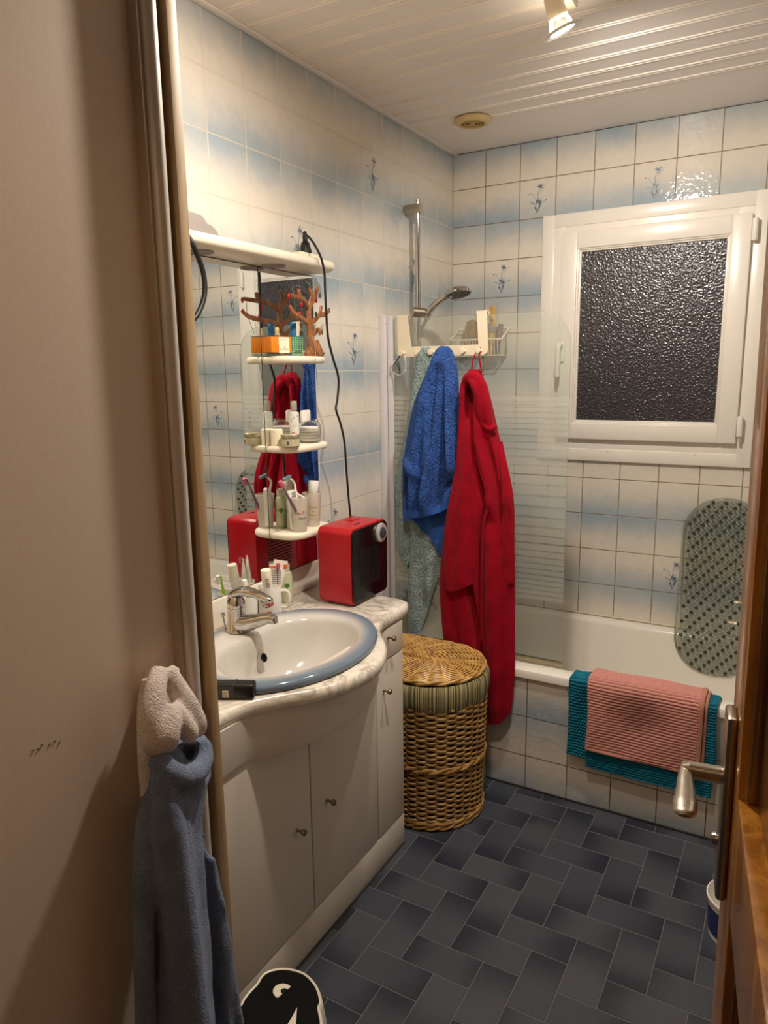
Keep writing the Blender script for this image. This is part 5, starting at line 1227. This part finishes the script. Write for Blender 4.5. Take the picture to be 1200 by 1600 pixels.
mb.grid(lambda i, j: Vector((pts[i][0], pts[i][1], (.004, .5)[j])), 60, 2, cu=True); build('weave_shade_sheet', mb, M['wick_in'], lbk)  # dark sheet that paints shade into the gaps of the weave
mb = MB(); lp = [(.178, .508), (.188, .510), (.194, .500), (.197, .482), (.196, .455), (.192, .430), (.186, .420)]; NP = 240
rr_ = [stadium(r, NP)[0] for r, z in lp]
def lv(i, j):
    x, y, nx_, ny_, s = rr_[j][i]; w_ = .0016 * sin(i * 1.7) + .001 * sin(i * .9 + 1) if j > 0 else 0
    return Vector((x + nx_ * w_, y + ny_ * w_, lp[j][1] + (.004 * sin(i * .23) + .003 * sin(i * .61) if j >= 5 else 0)))
mb.grid(lv, NP, len(lp), cu=True); nvl = NP
mb.uv = {'run': lambda p, v, c: ((v % NP) / NP * 1.5 if not ((v % NP) == 0 and c in (1, 2) and p % NP == NP - 1) else 1.5, v // NP / 8)}
build('cloth_liner', mb, M['liner'], lbk)
lid = []
mb = MB(); nsp = 11
LR = .180
for k in range(30):           # woven rings
    r = .010 + (LR - .016) * k / 29; pts, per = stadium(r, 150)
    mb.tube([Vector((x, y, LZ + .004 + .0042 * sin(nsp * 2 * PI * i / 150 + PI * k) - .004 * (r / LR) ** 2)) for i, (x, y, a, b, s) in enumerate(pts)], .0032, 5, closed=True)
pts, per = stadium(LR - .004, 44); pin, _ = stadium(.012, 44)
for i in range(44): mb.tube([(pin[i][0], pin[i][1], LZ + .004), (pts[i][0], pts[i][1], LZ)], .0032, 5)
build('woven_lid', mb, M['wicker_lid'], lbk)
mb = MB(); pts, per = stadium(LR, 200)
for ph_ in (0, PI): mb.tube([Vector((x + nx_ * .004 * cos(s * 45 + ph_), y + ny_ * .004 * cos(s * 45 + ph_), LZ - .001 + .0045 * sin(s * 45 + ph_))) for x, y, nx_, ny_, s in pts], .0048, 6, closed=True)
build('lid_rim', mb, M['wicker_lid'], lbk)
mb = MB()
for ph_ in (0, 2.1, 4.2): mb.tube([Vector((LX2 - .06 + (LC.x - LX2 + .055) * k / 50, LC.y + .007 * cos(k * .75 + ph_), LZ + .0125 + .006 * sin(k * .75 + ph_))) for k in range(51)], .0058, 6)
build('braid', mb, M['wicker_lid'], lbk)

# ------------------------------------------------------------------ step stool and bucket on the floor
STZ = .215
so = [(372, 1571), (384, 1553), (400, 1536), (408, 1523), (420, 1515.5), (434, 1512), (448, 1511.5), (462, 1514), (476, 1519), (488, 1529), (497, 1542), (502, 1557), (502.5, 1568), (499, 1577)]
w3 = [hit(u, v, 'z', STZ) for u, v in so]
p2, _ = catmull([Vector((p.x, p.y, 0)) for p in w3], [0] * len(w3), 3)
oc = Vector((.56, -2.08, 0))
tail = [(.655, -2.03), (.668, -2.065), (.674, -2.11), (.664, -2.15), (.635, -2.175), (.59, -2.184), (.54, -2.184), (.495, -2.176), (.462, -2.155), (.446, -2.125), (.448, -2.095)]
allp = [(p.x, p.y) for p in p2] + tail
t2, _ = catmull([Vector((x, y, 0)) for x, y in allp[::2]], [0] * len(allp[::2]), 3, True)
ol = [(p.x, p.y) for p in t2]; n = len(ol)
def grow(d):
    q = []
    for i in range(n):
        a, b = ol[i - 2], ol[(i + 2) % n]; t_ = Vector((b[0] - a[0], b[1] - a[1])).normalized(); nn = Vector((-t_.y, t_.x)); c_ = Vector(ol[i]) - Vector((oc.x, oc.y))
        if nn.dot(c_) < 0 and False: nn = -nn
        q.append(Vector(ol[i]) + nn * d)
    return q
sgn = 1 if sum(ol[i][0] * ol[(i + 1) % n][1] - ol[(i + 1) % n][0] * ol[i][1] for i in range(n)) < 0 else -1
st = thing('step_stool', 'black and white penguin-shaped child step stool at the foot of the washstand', 'stool', (oc.x, oc.y, 0))
mb = MB(); layers = [(-.007, STZ - .003), (-.005, STZ), (-.002, STZ + .0005), (.0, STZ - .002), (.002, STZ - .008), (.006, STZ - .04), (.016, .10), (.026, .012), (.028, 0), (.020, 0), (.010, .10), (-.004, STZ - .02)]
gl = [[Vector((p.x, p.y, z)) for p in grow(sgn * d)] for d, z in layers]
mb.grid(lambda i, j: gl[j][i], n, len(layers), cu=True); build('shell', mb, plain('cream_white_plastic', (240, 230, 212), .3, .02), st, sharp=50)
mb = MB(); mb.prism([(p.x, p.y) for p in grow(-sgn * .0055)], STZ - .012, STZ - .0012); build('black_top', mb, plain('black_grip_plastic', (7, 7, 7), .65, spec=.15), st, flat=True)
def inlay(pxs, name, mat, dz):
    mb = MB(); q = [hit(u, v, 'z', STZ) for u, v in pxs]; mb.prism([(p.x, p.y) for p in q], STZ - .003, STZ + dz); build(name, mb, mat, st, flat=True)
eye = [(442 + 15.5 * cos(a), 1549 - 12 * sin(a)) for a in [math.radians(x) for x in range(38, 246, 8)]]
inlay(eye, 'eye_white', M['cream_w'], .0004)
inlay([(444.5 + 6 * cos(a), 1549 - 4.4 * sin(a)) for a in [math.radians(x) for x in range(20, 260, 12)]], 'pupil', M['black'], .0008)
inlay([(464, 1574), (463, 1590), (462, 1606), (460, 1660), (430, 1660), (446, 1606), (456, 1590)], 'beak_marking', M['cream_w'], .0004)
bk = thing('cleaning_tub', 'white tub with blue band on the floor behind the open door', 'tub', (1.335, -1.10, 0))
mb = MB(); mb.lathe([(.066, 0), (.070, .003), (.078, .11), (.081, .112), (.081, .118), (.078, .119), (.068, .01), (0, .006)], (1.337, -1.10, 0), 36); build('tub', mb, M['lid_white'], bk)
mb = MB(); mb.lathe([(.0716, .018), (.0775, .095)], (1.337, -1.10, 0), 36, cap=False); build('label_band', mb, M['navy'], bk)

# ------------------------------------------------------------------ ceiling: vent and spot rail
vt = thing('ceiling_vent', 'yellowed round air vent in the white boarded ceiling', 'vent', (.250, -.377, H - .02))
mb = MB(); mb.lathe([(.060, .02), (.066, .016), (.067, .010), (.062, .004), (.050, .0), (.044, .001), (.044, .012)], (.250, -.377, H - .021), 40, cap=False); build('vent_ring', mb, plain('yellowed_plastic', (222, 196, 142), .45), vt)
mb = MB()
for r in (.010, .020, .030, .039): mb.tube([(.25 + r * cos(a), -.377 + r * sin(a), H - .018) for a in [2 * PI * k / 32 for k in range(32)]], .0026, 6, closed=True)
mb.lathe([(0, -.0), (.007, .001)], (.25, -.377, H - .02), 20, cap=False); build('vent_louvres', mb, plain('yellowed_louvre', (196, 164, 104), .5), vt)
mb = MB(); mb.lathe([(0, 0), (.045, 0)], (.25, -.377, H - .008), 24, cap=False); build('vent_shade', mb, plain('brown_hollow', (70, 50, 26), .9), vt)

rl = thing('spot_rail', 'white ceiling rail carrying the spot lamps', 'lamp rail', (.79, -1.5, H - .02))
mb = MB(); mb.box(.765, .805, -2.2, -1.02, H - .018, H - .0004, .004); build('rail_body', mb, M['cream_w'], rl)
def spot(y, aim, label, en, beam, zl=2.297, x=.792):
    t_ = thing('spot_lamp', label, 'spot lamp', (x, y, H - .02), 'spot lamps on the ceiling rail')
    a = Vector(aim).normalized(); c = Vector((x, y, zl)); m4 = along(a)
    mb = MB(); top = Vector((x, y, H - .019)); mb.tube([top, c - a * .040], [.008, .008], 10); mb.lathe([(.0, -.085), (.016, -.082), (.021, -.072), (.0245, -.030), (.0235, -.028)], c, 28, M4=m4, cap=False); build('lamp_holder', mb, M['cream'], t_)
    mb = MB(); mb.lathe([(.0225, -.031), (.029, -.012), (.031, -.002)], c, 32, M4=m4, cap=False); build('reflector', mb, M['clear'], t_)
    mb = MB(); mb.lathe([(.031, -.003), (.050, -.001), (.052, .003), (.050, .005), (.031, .003)], c, 36, M4=m4, cap=False); build('front_ring', mb, M['lid_white'], t_)
    mb = MB(); mb.lathe([(0, .0), (.030, .0)], c, 32, M4=m4, cap=False); build('bulb_face', mb, M['lampglow'], t_)
    ld = bpy.data.lights.new('spot_light', 'SPOT'); ld.energy = en; ld.spot_size = math.radians(164); ld.spot_blend = .9; ld.shadow_soft_size = .03; ld.color = (1., .91, .80)
    lo = bpy.data.objects.new('spot_light', ld); COL.objects.link(lo); lo.matrix_world = Matrix.Translation(c + a * .006) @ along(-Vector(beam))
    return t_
EN = 62
spot(-1.10, (.30, .34, -1), 'lit white spot lamp, the one nearest the window', 66, (.12, .62, -.95))
spot(-1.62, (-.4, -.3, -.8), 'lit white spot lamp nearest the doorway', 78, (-.42, -.28, -.8))

# hall behind the camera: unseen warm lamp added to fill the dark left side
hl = thing('hall_fill_lamp', 'unseen added fill lamp on the hall ceiling outside the bathroom door', 'fill lamp', (1.05, -3.34, H - .1))
mb = MB(); mb.lathe([(.06, .098), (.06, .085), (.012, .08), (.012, .06)], (1.05, -3.34, H - .1), 24); build('fill_lamp_base', mb, M['cream'], hl)
mb = MB(); mb.ball((1.05, -3.34, H - .12), .05); build('fill_lamp_globe', mb, M['frost'], hl)
ld = bpy.data.lights.new('hall_fill_light', 'POINT'); ld.energy = 7; ld.color = (1., .66, .36); ld.shadow_soft_size = .07
lo = bpy.data.objects.new('hall_fill_light', ld); COL.objects.link(lo); lo.location = (1.05, -3.34, H - .20)

wd_ = bpy.data.worlds.new('night'); S.world = wd_; wd_.use_nodes = True
wd_.node_tree.nodes['Background'].inputs[0].default_value = (.9, .72, .5, 1); wd_.node_tree.nodes['Background'].inputs[1].default_value = .03
S.view_settings.view_transform = 'Standard'; S.view_settings.look = 'None'; S.view_settings.exposure = 0.0; S.view_settings.gamma = 1
S.view_settings.use_curve_mapping = False
S.cycles.transparent_max_bounces = 32
for o in bpy.data.objects:
    if '_w' in o: del o['_w']
